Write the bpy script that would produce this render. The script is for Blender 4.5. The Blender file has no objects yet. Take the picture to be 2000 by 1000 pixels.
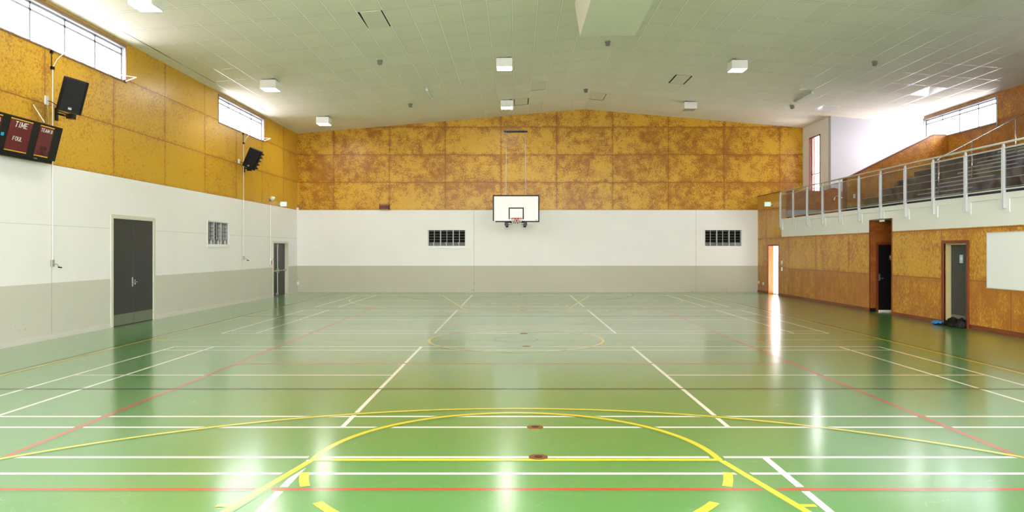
import bpy, bmesh, math, random
from mathutils import Vector, Matrix, noise
random.seed(7)
PI = math.pi
S = bpy.context.scene
C = S.collection
D = bpy.data

# ------------------------------------------------------------------ camera, world, exposure
cam_data = D.cameras.new('camera'); cam = D.objects.new('camera', cam_data); C.objects.link(cam)
cam.location = (0, 0, 1.832); cam.rotation_euler = (PI/2, 0, 0)
cam_data.sensor_width = 36; cam_data.lens = 24.66
cam_data.shift_x = -0.004; cam_data.shift_y = -0.0055
cam_data.clip_end = 200
S.camera = cam
WORLD = 11.5
w = D.worlds.new('daylight'); S.world = w; w.use_nodes = True
bg = w.node_tree.nodes['Background']
_g = w.node_tree.nodes.new('ShaderNodeTexCoord'); _s = w.node_tree.nodes.new('ShaderNodeSeparateXYZ'); _r = w.node_tree.nodes.new('ShaderNodeValToRGB')
w.node_tree.links.new(_g.outputs['Generated'], _s.inputs[0]); w.node_tree.links.new(_s.outputs[2], _r.inputs[0])
_m = w.node_tree.nodes.new('ShaderNodeMath'); _m.operation = 'MULTIPLY_ADD'; _m.inputs[1].default_value = 0.5; _m.inputs[2].default_value = 0.5
w.node_tree.links.new(_s.outputs[2], _m.inputs[0]); w.node_tree.links.new(_m.outputs[0], _r.inputs[0]); w.node_tree.links.new(_r.outputs[0], bg.inputs[0])
_r.color_ramp.elements[0].position = 0.49; _r.color_ramp.elements[0].color = (0.62, 0.58, 0.61, 1)     # pale paving outside
_r.color_ramp.elements[1].position = 0.52; _r.color_ramp.elements[1].color = (1.0, 0.95, 0.985, 1)     # bright overcast sky
bg.inputs[1].default_value = WORLD
S.view_settings.view_transform = 'Standard'; S.view_settings.look = 'None'
S.view_settings.gamma = 1; S.view_settings.use_curve_mapping = False
S.view_settings.exposure = 0.68
LAMP = 60.0

# ------------------------------------------------------------------ geometry of the hall (metres, y = depth)
XL, XR, XO, XS = -9.58, 10.58, 15.55, 12.55      # left wall, hall side of gallery, outer right wall, stair void wall
YN, YB = -1.9, 30.7                              # near and far walls
YW = 27.98                                       # white wall across the gallery
XRIDGE, ZRIDGE, SL = 2.96, 8.01, 0.086
def cz(x): return ZRIDGE - SL*abs(x-XRIDGE)

def lin(c):
    return tuple(((v/255)/12.92 if v/255 <= 0.04045 else ((v/255+0.055)/1.055)**2.4) for v in c) + (1,)

# daylight portals: sampling aids laid in the window openings themselves
def portal(name, loc, rot, sx, sy):
    l = D.lights.new(name, 'AREA'); l.shape = 'RECTANGLE'; l.size = sx; l.size_y = sy
    l.cycles.is_portal = True
    o = D.objects.new(name, l); o.location = loc; o.rotation_euler = rot; C.objects.link(o)
WIN = [(-0.3, 5.3), (10.7, 17.2), (22.57, 26.63)]
WINR = [(-0.3, 5.3), (10.7, 17.2), (22.71, 26.75)]
WZ0, WZ1 = 5.97, 6.80
for a, b in WIN:
    portal('window_daylight', (XL-0.17, (a+b)/2, (WZ0+WZ1)/2), (0, -PI/2, 0), WZ1-WZ0, b-a)
for a, b in WINR:
    portal('window_daylight', (XO+0.17, (a+b)/2, (WZ0+WZ1)/2), (0, PI/2, 0), WZ1-WZ0, b-a)
portal('window_daylight', (XS+0.17, 29.45, 5.3), (0, PI/2, 0), 2.6, 1.05)
portal('window_daylight', (0.5, YN-0.17, 4.1), (-PI/2, 0, 0), 17.0, 5.0)  # portal of the added fill window behind the camera
portal('door_daylight', (XR+0.25, 28.85, 1.0), (0, PI/2, 0), 2.0, 1.15)

# ------------------------------------------------------------------ materials
def newmat(name):
    m = D.materials.new(name); m.use_nodes = True
    nt = m.node_tree; b = nt.nodes['Principled BSDF']
    return m, nt, b
def plain(name, rgb, rough=0.5, metal=0.0, spec=0.5, emit=None):
    m, nt, b = newmat(name)
    b.inputs['Base Color'].default_value = lin(rgb); b.inputs['Roughness'].default_value = rough
    b.inputs['Metallic'].default_value = metal; b.inputs['Specular IOR Level'].default_value = spec
    if emit is not None:
        b.inputs['Emission Color'].default_value = lin(rgb); b.inputs['Emission Strength'].default_value = emit
    else:
        # faint mottling so that no surface is perfectly flat
        n = nt.nodes.new('ShaderNodeTexNoise'); n.inputs['Scale'].default_value = 9; n.inputs['Detail'].default_value = 5
        g = nt.nodes.new('ShaderNodeNewGeometry'); nt.links.new(g.outputs['Position'], n.inputs['Vector'])
        r = nt.nodes.new('ShaderNodeMapRange'); r.inputs['To Min'].default_value = max(rough-0.06, 0.02); r.inputs['To Max'].default_value = rough+0.06
        nt.links.new(n.outputs[0], r.inputs['Value']); nt.links.new(r.outputs[0], b.inputs['Roughness'])
    return m
class G:
    """tiny node graph helper"""
    def __init__(s, nt): s.nt = nt
    def n(s, t, **kw):
        x = s.nt.nodes.new(t)
        for k, v in kw.items(): setattr(x, k, v)
        return x
    def put(s, sock, v):
        if isinstance(v, bpy.types.NodeSocket): s.nt.links.new(v, sock)
        else: sock.default_value = v
    def m(s, op, a, b=0.0, c=0.0):
        x = s.n('ShaderNodeMath', operation=op)
        s.put(x.inputs[0], a); s.put(x.inputs[1], b); s.put(x.inputs[2], c)
        return x.outputs[0]
    def mix(s, f, a, b, mode='MIX'):
        x = s.n('ShaderNodeMix', data_type='RGBA', blend_type=mode)
        s.put(x.inputs[0], f); s.put(x.inputs[6], a); s.put(x.inputs[7], b)
        return x.outputs[2]
    def noise(s, vec, scale, detail=4, rough=0.5, dist=0.0):
        x = s.n('ShaderNodeTexNoise')
        s.put(x.inputs['Vector'], vec); x.inputs['Scale'].default_value = scale
        x.inputs['Detail'].default_value = detail; x.inputs['Roughness'].default_value = rough
        x.inputs['Distortion'].default_value = dist
        return x.outputs[0]
    def comb(s, x, y, z=0.0):
        c = s.n('ShaderNodeCombineXYZ'); s.put(c.inputs[0], x); s.put(c.inputs[1], y); s.put(c.inputs[2], z)
        return c.outputs[0]
    def pos(s):
        g = s.n('ShaderNodeNewGeometry'); p = s.n('ShaderNodeSeparateXYZ')
        s.nt.links.new(g.outputs['Position'], p.inputs[0]); return p.outputs[0], p.outputs[1], p.outputs[2]
    def ss(s, v, a, b):
        x = s.n('ShaderNodeMapRange', interpolation_type='SMOOTHSTEP')
        s.put(x.inputs['Value'], v); x.inputs['From Min'].default_value = a; x.inputs['From Max'].default_value = b
        return x.outputs[0]

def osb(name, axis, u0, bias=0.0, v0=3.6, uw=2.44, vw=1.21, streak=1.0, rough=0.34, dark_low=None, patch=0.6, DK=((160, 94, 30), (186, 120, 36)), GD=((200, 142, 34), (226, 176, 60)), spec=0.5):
    """oriented strand board sheets: golden flakes, brown mottling, dark joints"""
    m, nt, b = newmat(name); g = G(nt)
    x, y, z = g.pos(); u = {'x': x, 'y': y}[axis]
    su = g.m('DIVIDE', g.m('SUBTRACT', u, u0), uw); sv = g.m('DIVIDE', g.m('SUBTRACT', z, v0), vw)
    fu, fv = g.m('FRACT', su), g.m('FRACT', sv); iu, iv = g.m('FLOOR', su), g.m('FLOOR', sv)
    du = g.m('MULTIPLY', g.m('MINIMUM', fu, g.m('SUBTRACT', 1.0, fu)), uw)
    dv = g.m('MULTIPLY', g.m('MINIMUM', fv, g.m('SUBTRACT', 1.0, fv)), vw)
    d = g.m('MINIMUM', du, dv)
    seam = g.m('SUBTRACT', 1.0, g.ss(d, 0.006, 0.014))
    halo = g.m('SUBTRACT', 1.0, g.ss(d, 0.0, 0.14))
    wn = g.n('ShaderNodeTexWhiteNoise', noise_dimensions='2D'); g.put(wn.inputs['Vector'], g.comb(iu, iv))
    vec = g.comb(u, g.m('DIVIDE', z, streak), g.m('MULTIPLY', iv, 3.7))
    fine = g.noise(vec, 20.0, 4, 0.6, 0.5)
    flake = g.noise(vec, 55.0, 2, 0.5, 0.3)
    low = g.noise(vec, 0.9, 4, 0.62, 0.2)
    mid = g.noise(vec, 3.6, 3, 0.6, 0.3)
    f = g.m('ADD', fine, g.m('MULTIPLY', g.m('SUBTRACT', low, 0.5), patch))
    f = g.m('ADD', f, g.m('MULTIPLY', g.m('SUBTRACT', mid, 0.5), patch*0.5))
    f = g.m('ADD', f, g.m('MULTIPLY', g.m('SUBTRACT', wn.outputs[0], 0.5), 0.10))
    f = g.m('ADD', f, g.m('MULTIPLY', g.m('SUBTRACT', 0.5, fv), 0.10*patch))
    f = g.m('SUBTRACT', f, g.m('MULTIPLY', halo, 0.10))
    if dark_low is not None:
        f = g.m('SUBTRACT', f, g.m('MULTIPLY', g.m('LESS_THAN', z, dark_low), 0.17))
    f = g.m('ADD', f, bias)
    mask = g.ss(f, 0.40, 0.60)
    dk = g.mix(g.ss(g.m('ADD', mid, g.m('MULTIPLY', g.m('SUBTRACT', flake, 0.5), 0.8)), 0.3, 0.7), lin(DK[0]), lin(DK[1]))
    gd = g.mix(g.ss(flake, 0.32, 0.68), lin(GD[0]), lin(GD[1]))
    woodc = g.mix(1.0, g.mix(mask, dk, gd), (0.90, 0.92, 0.92, 1), 'MULTIPLY')
    col = g.mix(g.m('MULTIPLY', seam, 0.8), woodc, lin((120, 66, 20)))
    g.put(b.inputs['Base Color'], col)
    g.put(b.inputs['Roughness'], g.m('ADD', g.m('MULTIPLY', fine, 0.22), rough-0.08)); b.inputs['Specular IOR Level'].default_value = spec
    bp = g.n('ShaderNodeBump'); bp.inputs['Strength'].default_value = 0.25; bp.inputs['Distance'].default_value = 0.004
    g.put(bp.inputs['Height'], g.m('SUBTRACT', fine, g.m('MULTIPLY', seam, 2.0))); g.put(b.inputs['Normal'], bp.outputs[0])
    return m

def paint(name, rgb, axis=None, seams=(), marks=0.0, rough=0.5, hseam=None):
    m, nt, b = newmat(name); g = G(nt); x, y, z = g.pos()
    u = {'x': x, 'y': y, None: x}[axis]
    vec = g.comb(u, z, 0.0)
    n = g.noise(vec, 0.9, 5, 0.6)
    base = g.mix(g.m('MULTIPLY', g.ss(n, 0.35, 0.75), 0.35), lin(rgb), lin(tuple(int(v*0.965) for v in rgb)))
    for s in seams:
        k = g.m('LESS_THAN', g.m('ABSOLUTE', g.m('SUBTRACT', u, s)), 0.008)
        base = g.mix(g.m('MULTIPLY', k, 0.55), base, lin((120, 116, 100)))
    if hseam is not None:
        k = g.m('LESS_THAN', g.m('ABSOLUTE', g.m('SUBTRACT', z, hseam)), 0.006)
        base = g.mix(g.m('MULTIPLY', k, 0.4), base, lin((150, 148, 138)))
    if marks:
        q = g.noise(g.comb(g.m('MULTIPLY', u, 3.0), g.m('MULTIPLY', z, 7.0)), 1.6, 2, 0.5, 1.5)
        low = g.m('SUBTRACT', 1.0, g.ss(z, 0.1, 0.9))
        k = g.m('MULTIPLY', g.ss(q, 0.70, 0.74), low)
        base = g.mix(g.m('MULTIPLY', k, marks), base, lin((90, 88, 76)))
    g.put(b.inputs['Base Color'], base); b.inputs['Roughness'].default_value = rough
    b.inputs['Specular IOR Level'].default_value = 0.4
    return m

def floor_mat(name, rgb, gv=1.0):
    m, nt, b = newmat(name); g = G(nt); x, y, z = g.pos(); vec = g.comb(x, y)
    n1 = g.noise(vec, 0.5, 4, 0.6); n2 = g.noise(vec, 7.0, 5, 0.7, 0.5)
    # curved pale scuffs and scratches
    sc = None
    for k, (s, a) in enumerate(((1.1, 0.4), (1.7, 1.9), (2.4, 1.2))):
        rot = g.comb(g.m('ADD', g.m('MULTIPLY', x, math.cos(a)), g.m('MULTIPLY', y, math.sin(a))),
                     g.m('MULTIPLY', g.m('SUBTRACT', g.m('MULTIPLY', y, math.cos(a)), g.m('MULTIPLY', x, math.sin(a))), 3.4), 5.0*k)
        r = g.noise(rot, s, 2, 0.45, 1.6)
        line = g.m('SUBTRACT', 1.0, g.ss(g.m('ABSOLUTE', g.m('SUBTRACT', r, 0.5)), 0.0, 0.006))
        gate = g.ss(g.noise(g.comb(x, y, 20.0+k), 1.3, 3, 0.6), 0.55, 0.66)
        t = g.m('MULTIPLY', line, gate); sc = t if sc is None else g.m('MAXIMUM', sc, t)
    c = g.mix(g.m('MULTIPLY', n2, 0.30), lin(rgb), lin(tuple(int(v*0.90) for v in rgb)))
    c = g.mix(g.m('MULTIPLY', sc, 0.22*gv), c, lin((190, 215, 190)))
    g.put(b.inputs['Base Color'], c)
    r = g.m('ADD', 0.26, g.m('MULTIPLY', n2, 0.05))
    g.put(b.inputs['Roughness'], g.m('ADD', r, g.m('MULTIPLY', n1, 0.04)))
    b.inputs['IOR'].default_value = 1.5
    b.inputs['Coat Weight'].default_value = 1.0; b.inputs['Coat IOR'].default_value = 1.64; b.inputs['Coat Roughness'].default_value = 0.16; b.inputs['Specular IOR Level'].default_value = 0.9
    bp = g.n('ShaderNodeBump'); bp.inputs['Strength'].default_value = 0.05; bp.inputs['Distance'].default_value = 0.002
    g.put(bp.inputs['Height'], g.noise(vec, 2.2, 3, 0.5)); g.put(b.inputs['Normal'], bp.outputs[0])
    return m

def ceiling_mat():
    m, nt, b = newmat('ceiling_tiles'); g = G(nt); x, y, z = g.pos()
    fu = g.m('FRACT', g.m('DIVIDE', g.m('SUBTRACT', x, XRIDGE-30.5), 0.61)); fv = g.m('FRACT', g.m('DIVIDE', g.m('SUBTRACT', y, 17.7-36.6), 1.22))
    du = g.m('MULTIPLY', g.m('MINIMUM', fu, g.m('SUBTRACT', 1.0, fu)), 0.61)
    dv = g.m('MULTIPLY', g.m('MINIMUM', fv, g.m('SUBTRACT', 1.0, fv)), 1.22)
    tu = g.m('LESS_THAN', du, 0.017); tv = g.m('LESS_THAN', dv, 0.030)
    tee = g.m('MAXIMUM', tu, g.m('MULTIPLY', tv, 0.75))
    edge = g.m('MAXIMUM', g.m('LESS_THAN', du, 0.027), g.m('LESS_THAN', dv, 0.055))
    iu = g.m('FLOOR', g.m('DIVIDE', g.m('SUBTRACT', x, XRIDGE-30.5), 0.61)); iv = g.m('FLOOR', g.m('DIVIDE', g.m('SUBTRACT', y, 17.7-36.6), 1.22))
    wn = g.n('ShaderNodeTexWhiteNoise', noise_dimensions='2D'); g.put(wn.inputs['Vector'], g.comb(iu, iv))
    n = g.noise(g.comb(x, y), 5.0, 6, 0.65); n3 = g.noise(g.comb(x, y), 0.7, 4, 0.6)
    c = g.mix(g.m('ADD', g.m('MULTIPLY', n, 0.35), g.m('MULTIPLY', wn.outputs[0], 0.35)), lin((243, 236, 222)), lin((228, 221, 206)))
    c = g.mix(g.m('MULTIPLY', g.ss(n3, 0.4, 0.7), 0.25), c, lin((228, 224, 206)))
    c = g.mix(g.m('MULTIPLY', edge, 0.35), c, lin((140, 140, 120)))
    c = g.mix(tee, c, lin((252, 246, 240)))
    g.put(b.inputs['Base Color'], c)
    g.put(b.inputs['Roughness'], g.m('SUBTRACT', 0.8, g.m('MULTIPLY', tee, 0.5)))
    bp = g.n('ShaderNodeBump'); bp.inputs['Strength'].default_value = 0.5; bp.inputs['Distance'].default_value = 0.006
    g.put(bp.inputs['Height'], tee); g.put(b.inputs['Normal'], bp.outputs[0])
    return m

def wood(name, c1, c2, axis='z', rough=0.4):
    m, nt, b = newmat(name); g = G(nt); x, y, z = g.pos()
    sc = {'z': (14, 14, 1.2), 'y': (14, 1.2, 14), 'x': (1.2, 14, 14)}[axis]
    vec = g.comb(g.m('MULTIPLY', x, sc[0]), g.m('MULTIPLY', y, sc[1]), g.m('MULTIPLY', z, sc[2]))
    n = g.noise(vec, 1.6, 5, 0.6, 0.8)
    g.put(b.inputs['Base Color'], g.mix(g.ss(n, 0.3, 0.7), lin(c1), lin(c2))); b.inputs['Roughness'].default_value = rough
    return m

def glass_mat(name, tint=(1, 1, 1), smudge=0.0, refl=1.0):
    m = D.materials.new(name); m.use_nodes = True; nt = m.node_tree; nt.nodes.clear(); g = G(nt)
    out = g.n('ShaderNodeOutputMaterial'); tr = g.n('ShaderNodeBsdfTransparent'); gl = g.n('ShaderNodeBsdfGlossy'); df = g.n('ShaderNodeBsdfDiffuse')
    tr.inputs[0].default_value = (*tint, 1); gl.inputs['Roughness'].default_value = 0.02
    gm = g.n('ShaderNodeNewGeometry'); dp = g.n('ShaderNodeVectorMath', operation='DOT_PRODUCT')
    nt.links.new(gm.outputs['Incoming'], dp.inputs[0]); nt.links.new(gm.outputs['Normal'], dp.inputs[1])
    sch = g.m('ADD', 0.035, g.m('MULTIPLY', 0.965, g.m('POWER', g.m('SUBTRACT', 1.0, g.m('ABSOLUTE', dp.outputs['Value'])), 5.0)))
    mx = g.n('ShaderNodeMixShader'); g.put(mx.inputs[0], g.m('MULTIPLY', sch, refl)); nt.links.new(tr.outputs[0], mx.inputs[1]); nt.links.new(gl.outputs[0], mx.inputs[2])
    last = mx
    if smudge:
        x, y, z = g.pos(); n = g.noise(g.comb(x, y, z), 5.0, 5, 0.65, 0.6)
        df.inputs[0].default_value = (0.75, 0.75, 0.75, 1)
        m2 = g.n('ShaderNodeMixShader'); g.put(m2.inputs[0], g.m('MULTIPLY', g.ss(n, 0.35, 0.8), smudge))
        nt.links.new(mx.outputs[0], m2.inputs[1]); nt.links.new(df.outputs[0], m2.inputs[2]); last = m2
    nt.links.new(last.outputs[0], out.inputs[0])
    return m

def carpet(name, rgb):
    m, nt, b = newmat(name); g = G(nt); x, y, z = g.pos(); v = g.comb(x, y, z)
    n = g.noise(v, 60, 4, 0.7); n2 = g.noise(v, 2, 4, 0.6)
    c = g.mix(g.m('MULTIPLY', n, 0.8), lin(rgb), lin(tuple(min(255, int(q*1.5)) for q in rgb)))
    c = g.mix(g.m('MULTIPLY', g.ss(n2, 0.4, 0.7), 0.3), c, lin(tuple(int(q*1.25) for q in rgb)))
    g.put(b.inputs['Base Color'], c); b.inputs['Roughness'].default_value = 0.9; b.inputs['Specular IOR Level'].default_value = 0.15
    return m

M = {}
M['osb_left'] = osb('strand_board_left', 'y', 16.70, bias=0.10, streak=1.3, patch=0.35, DK=((178, 118, 30), (194, 136, 32)), GD=((208, 156, 34), (226, 178, 50)))
M['osb_far'] = osb('strand_board_far', 'x', -7.98, bias=0.0, rough=0.30, patch=0.75, DK=((164, 104, 22), (190, 132, 28)), GD=((208, 152, 30), (232, 186, 64)), spec=0.35)
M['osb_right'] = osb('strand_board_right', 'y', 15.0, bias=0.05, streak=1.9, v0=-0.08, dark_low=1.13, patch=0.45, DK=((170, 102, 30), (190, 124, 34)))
M['osb_up'] = osb('strand_board_upper', 'y', 18.05, bias=-0.10, streak=1.4, patch=.5)
M['osb_end'] = osb('strand_board_parapet', 'x', 10.8, bias=-0.08, v0=2.4)
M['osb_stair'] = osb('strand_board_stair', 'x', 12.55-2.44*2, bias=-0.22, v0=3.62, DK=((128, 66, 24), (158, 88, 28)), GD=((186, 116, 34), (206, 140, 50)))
M['white_left'] = paint('white_paint_left', (236, 236, 233), 'y', (14.47, 24.5, 27.25), hseam=2.35)
M['white_far'] = paint('white_paint_far', (234, 234, 229), 'x', (-1.84, 7.87))
M['dado_left'] = paint('putty_dado_left', (203, 203, 190), 'y', (14.47,), marks=0.55)
M['dado_far'] = paint('putty_dado_far', (190, 188, 168), 'x', (-1.84, 7.87), marks=0.6)
M['white'] = paint('white_plaster', (236, 236, 236))
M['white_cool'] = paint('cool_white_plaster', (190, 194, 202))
M['fascia'] = paint('fascia_paint', (226, 227, 221), 'y')
M['skirt'] = plain('skirting_paint', (208, 208, 198), 0.4)
M['white_trim'] = plain('white_trim', (232, 232, 226), 0.35)
M['sash'] = plain('grey_white_sash', (176, 180, 188), 0.4)
M['cream'] = plain('cream_frame_paint', (206, 207, 188), 0.4)
M['olive'] = plain('olive_frame_paint', (186, 174, 126), 0.4)
M['ceiling'] = ceiling_mat()
GREEN = (76, 144, 66)
M['floor'] = floor_mat('green_court_floor', GREEN)
M['l_white'] = floor_mat('white_court_line', (255, 255, 250), 0.5)
M['l_yellow'] = floor_mat('yellow_court_line', (242, 216, 10), 0.5)
M['l_red'] = floor_mat('red_court_line', (208, 34, 14), 0.5)
M['l_black'] = floor_mat('black_court_line', (38, 32, 24), 0.5)
M['door_black'] = plain('charcoal_door', (38, 40, 40), 0.42)
M['door_dark'] = plain('dark_grey_door', (52, 54, 55), 0.42)
M['steel'] = plain('brushed_steel', (175, 178, 168), 0.38, 0.9)
M['kick'] = plain('scuffed_kick_plate', (128, 134, 120), 0.45, 0.7)
M['chrome'] = plain('polished_steel', (215, 215, 215), 0.12, 1.0)
M['alu'] = plain('powder_coated_grey_metal', (196, 199, 199), 0.35, 0.1)
M['alu_dark'] = plain('grey_louvre_metal', (120, 122, 112), 0.4, 0.3)
M['rail'] = plain('pale_handrail_paint', (205, 207, 200), 0.3)
M['brown'] = wood('brown_stained_timber', (128, 58, 22), (100, 42, 16), 'z')
M['brown_y'] = wood('brown_stained_timber_long', (132, 62, 26), (104, 46, 18), 'y')
M['brown_grey'] = wood('weathered_window_timber', (150, 122, 100), (112, 86, 68), 'y')
M['orange_wood'] = wood('orange_jamb_timber', (205, 118, 50), (180, 92, 30), 'z')
M['black'] = plain('black_plastic', (12, 12, 13), 0.5, 0, 0.3)
M['black_m'] = plain('black_metal', (22, 22, 22), 0.35, 0.5)
M['void'] = plain('black_vent_backing', (6, 6, 6), 0.9)  # black colour stands in for the dark beyond the louvres
M['glass'] = glass_mat('window_glass', (0.97, 0.98, 0.98))
M['bglass'] = glass_mat('balustrade_glass', (0.80, 0.82, 0.85), 0.10)
M['carpet'] = carpet('charcoal_carpet', (52, 54, 62))
M['carpet_blue'] = carpet('blue_grey_carpet', (50, 60, 84))
M['nosing'] = plain('grey_nosing_strip', (205, 201, 190), 0.5)
M['wb'] = plain('whiteboard_enamel', (232, 234, 232), 0.18)
M['board'] = plain('white_backboard', (240, 240, 238), 0.3)
M['rim'] = plain('orange_red_rim', (205, 52, 30), 0.4)
M['net'] = plain('white_cord', (238, 238, 234), 0.8)
M['lamp_case'] = plain('white_lamp_housing', (235, 235, 230), 0.45)
M['lamp_on'] = plain('lit_lamp_diffuser', (255, 252, 240), 0.5, emit=LAMP)
M['lamp_off'] = plain('unlit_lamp_diffuser', (150, 158, 145), 0.3)
M['plast'] = plain('white_plastic', (235, 235, 230), 0.4)
M['sensor'] = plain('grey_sensor_plastic', (120, 118, 105), 0.5)
M['score_red'] = plain('maroon_scoreboard_panel', (98, 14, 22), 0.22)
M['score_yel'] = plain('yellow_stripe', (232, 182, 40), 0.5)
M['ltr'] = plain('white_lettering', (242, 240, 232), 0.5)
M['ltr_dk'] = plain('dark_lettering', (34, 18, 18), 0.5)
M['cyan'] = plain('cyan_sticker', (20, 165, 215), 0.5)
M['blue_fab'] = plain('blue_fabric', (30, 130, 190), 0.7)
M['black_fab'] = plain('black_nylon', (10, 10, 12), 0.6, 0, 0.25)
M['exit_g'] = plain('lit_exit_green', (185, 232, 212), 0.4, emit=0.25)
M['exit_w'] = plain('lit_exit_white', (240, 255, 248), 0.4, emit=0.5)
M['brass'] = plain('brass_plate', (150, 98, 40), 0.35, 0.8)
M['brass_dk'] = plain('tarnished_brass', (84, 52, 24), 0.45, 0.6)
M['navy'] = plain('navy_sign', (24, 42, 84), 0.35)
M['tan'] = plain('tan_symbol', (205, 160, 90), 0.5)
M['sky'] = plain('light_blue_sign', (120, 180, 215), 0.35)
M['red'] = plain('red_plastic', (190, 30, 40), 0.4)
M['tile_loose'] = plain('loose_tile_face', (230, 223, 208), 0.8)
M['gloss_panel'] = plain('glossy_diffuser', (245, 246, 246), 0.12)
M['gap'] = plain('dark_ceiling_void', (14, 14, 10), 0.9)
M['duct'] = plain('duct_paint', (236, 228, 214), 0.6)

# ------------------------------------------------------------------ mesh builder
class MB:
    def __init__(s): s.v = []; s.f = []; s.m = []
    def add(s, vs, fs, m=0):
        o = len(s.v); s.v += [Vector(v) for v in vs]
        for f in fs: s.f.append([o+i for i in f]); s.m.append(m)
        return s
    def box(s, x0, x1, y0, y1, z0, z1, m=0, mat=None):
        vs = [Vector((x, y, z)) for z in (z0, z1) for y in (y0, y1) for x in (x0, x1)]
        if mat: vs = [mat @ v for v in vs]
        return s.add(vs, [(0, 2, 3, 1), (4, 5, 7, 6), (0, 1, 5, 4), (2, 6, 7, 3), (0, 4, 6, 2), (1, 3, 7, 5)], m)
    def tube(s, pts, r, n=8, m=0, closed=False):
        pts = [Vector(p) for p in pts]; k = len(pts); rings = []
        up = None
        for i, p in enumerate(pts):
            a = pts[i-1] if (i or closed) else p; b = pts[(i+1) % k] if (i < k-1 or closed) else p
            t = (b-a).normalized()
            if up is None:
                up = Vector((0, 0, 1)) if abs(t.z) < 0.9 else Vector((1, 0, 0))
            e = t.cross(up).normalized(); q = e.cross(t).normalized(); up = q
            rings.append([p + r*(math.cos(2*PI*j/n)*e + math.sin(2*PI*j/n)*q) for j in range(n)])
        vs = [v for R in rings for v in R]; fs = []
        for i in range(k if closed else k-1):
            for j in range(n):
                fs.append((i*n+j, i*n+(j+1) % n, ((i+1) % k)*n+(j+1) % n, ((i+1) % k)*n+j))
        if not closed: fs += [tuple(range(n))[::-1], tuple((k-1)*n+j for j in range(n))]
        return s.add(vs, fs, m)
    def prism(s, poly, ax, a0, a1, m=0):
        """poly: 2D points, extruded along axis ax from a0 to a1"""
        def P(p, a):
            if ax == 'x': return (a, p[0], p[1])
            if ax == 'y': return (p[0], a, p[1])
            return (p[0], p[1], a)
        n = len(poly); vs = [P(p, a0) for p in poly] + [P(p, a1) for p in poly]
        fs = [tuple(range(n))[::-1], tuple(range(n, 2*n))] + [(i, (i+1) % n, n+(i+1) % n, n+i) for i in range(n)]
        return s.add(vs, fs, m)
    def lathe(s, prof, c, n=20, m=0, mat=None):
        """prof: (r, z) list around vertical axis at c"""
        vs = []; fs = []
        for r, z in prof:
            for j in range(n): vs.append(Vector((c[0]+r*math.cos(2*PI*j/n), c[1]+r*math.sin(2*PI*j/n), c[2]+z)))
        for i in range(len(prof)-1):
            for j in range(n): fs.append((i*n+j, i*n+(j+1) % n, (i+1)*n+(j+1) % n, (i+1)*n+j))
        fs += [tuple(range(n))[::-1], tuple((len(prof)-1)*n+j for j in range(n))]
        if mat: vs = [mat @ v for v in vs]
        return s.add(vs, fs, m)
    def build(s, name, mats, parent=None, local=False, bevel=0.0, smooth=False, fix=True):
        me = D.meshes.new(name)
        off = Vector((0, 0, 0))
        if parent and not local:
            p = parent
            while p: off += p.location; p = p.parent
        me.from_pydata([v-off for v in s.v], [], s.f)
        if not isinstance(mats, (list, tuple)): mats = [mats]
        for q in mats: me.materials.append(M[q] if isinstance(q, str) else q)
        for i, k in enumerate(s.m): me.polygons[i].material_index = k
        if fix:
            bm = bmesh.new(); bm.from_mesh(me); bmesh.ops.recalc_face_normals(bm, faces=bm.faces); bm.to_mesh(me); bm.free()
        if smooth:
            for p in me.polygons: p.use_smooth = True
        me.update()
        o = D.objects.new(name, me); C.objects.link(o)
        if parent: o.parent = parent
        if bevel:
            b = o.modifiers.new('bevel', 'BEVEL'); b.width = bevel; b.segments = 2; b.limit_method = 'ANGLE'
        return o
def tag(o, label=None, cat=None, group=None, kind=None):
    if label: o['label'] = label
    if cat: o['category'] = cat
    if group: o['group'] = group
    if kind: o['kind'] = kind
    return o
def thing(name, loc, label=None, cat=None, group=None, kind=None, rot=None):
    o = D.objects.new(name, None); C.objects.link(o); o.location = loc; o.empty_display_size = 0.1
    if rot: o.rotation_euler = rot
    return tag(o, label, cat, group, kind)
def dup(o, loc=None, label=None, parent=None):
    c = o.copy(); C.objects.link(c)
    if parent: c.parent = parent
    if loc is not None: c.location = loc
    if label: c['label'] = label
    for ch in [k for k in D.objects if k.parent == o]: dup(ch, parent=c)
    return c
def struct(o, label=None, cat=None): return tag(o, label, cat, kind='structure')

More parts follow.
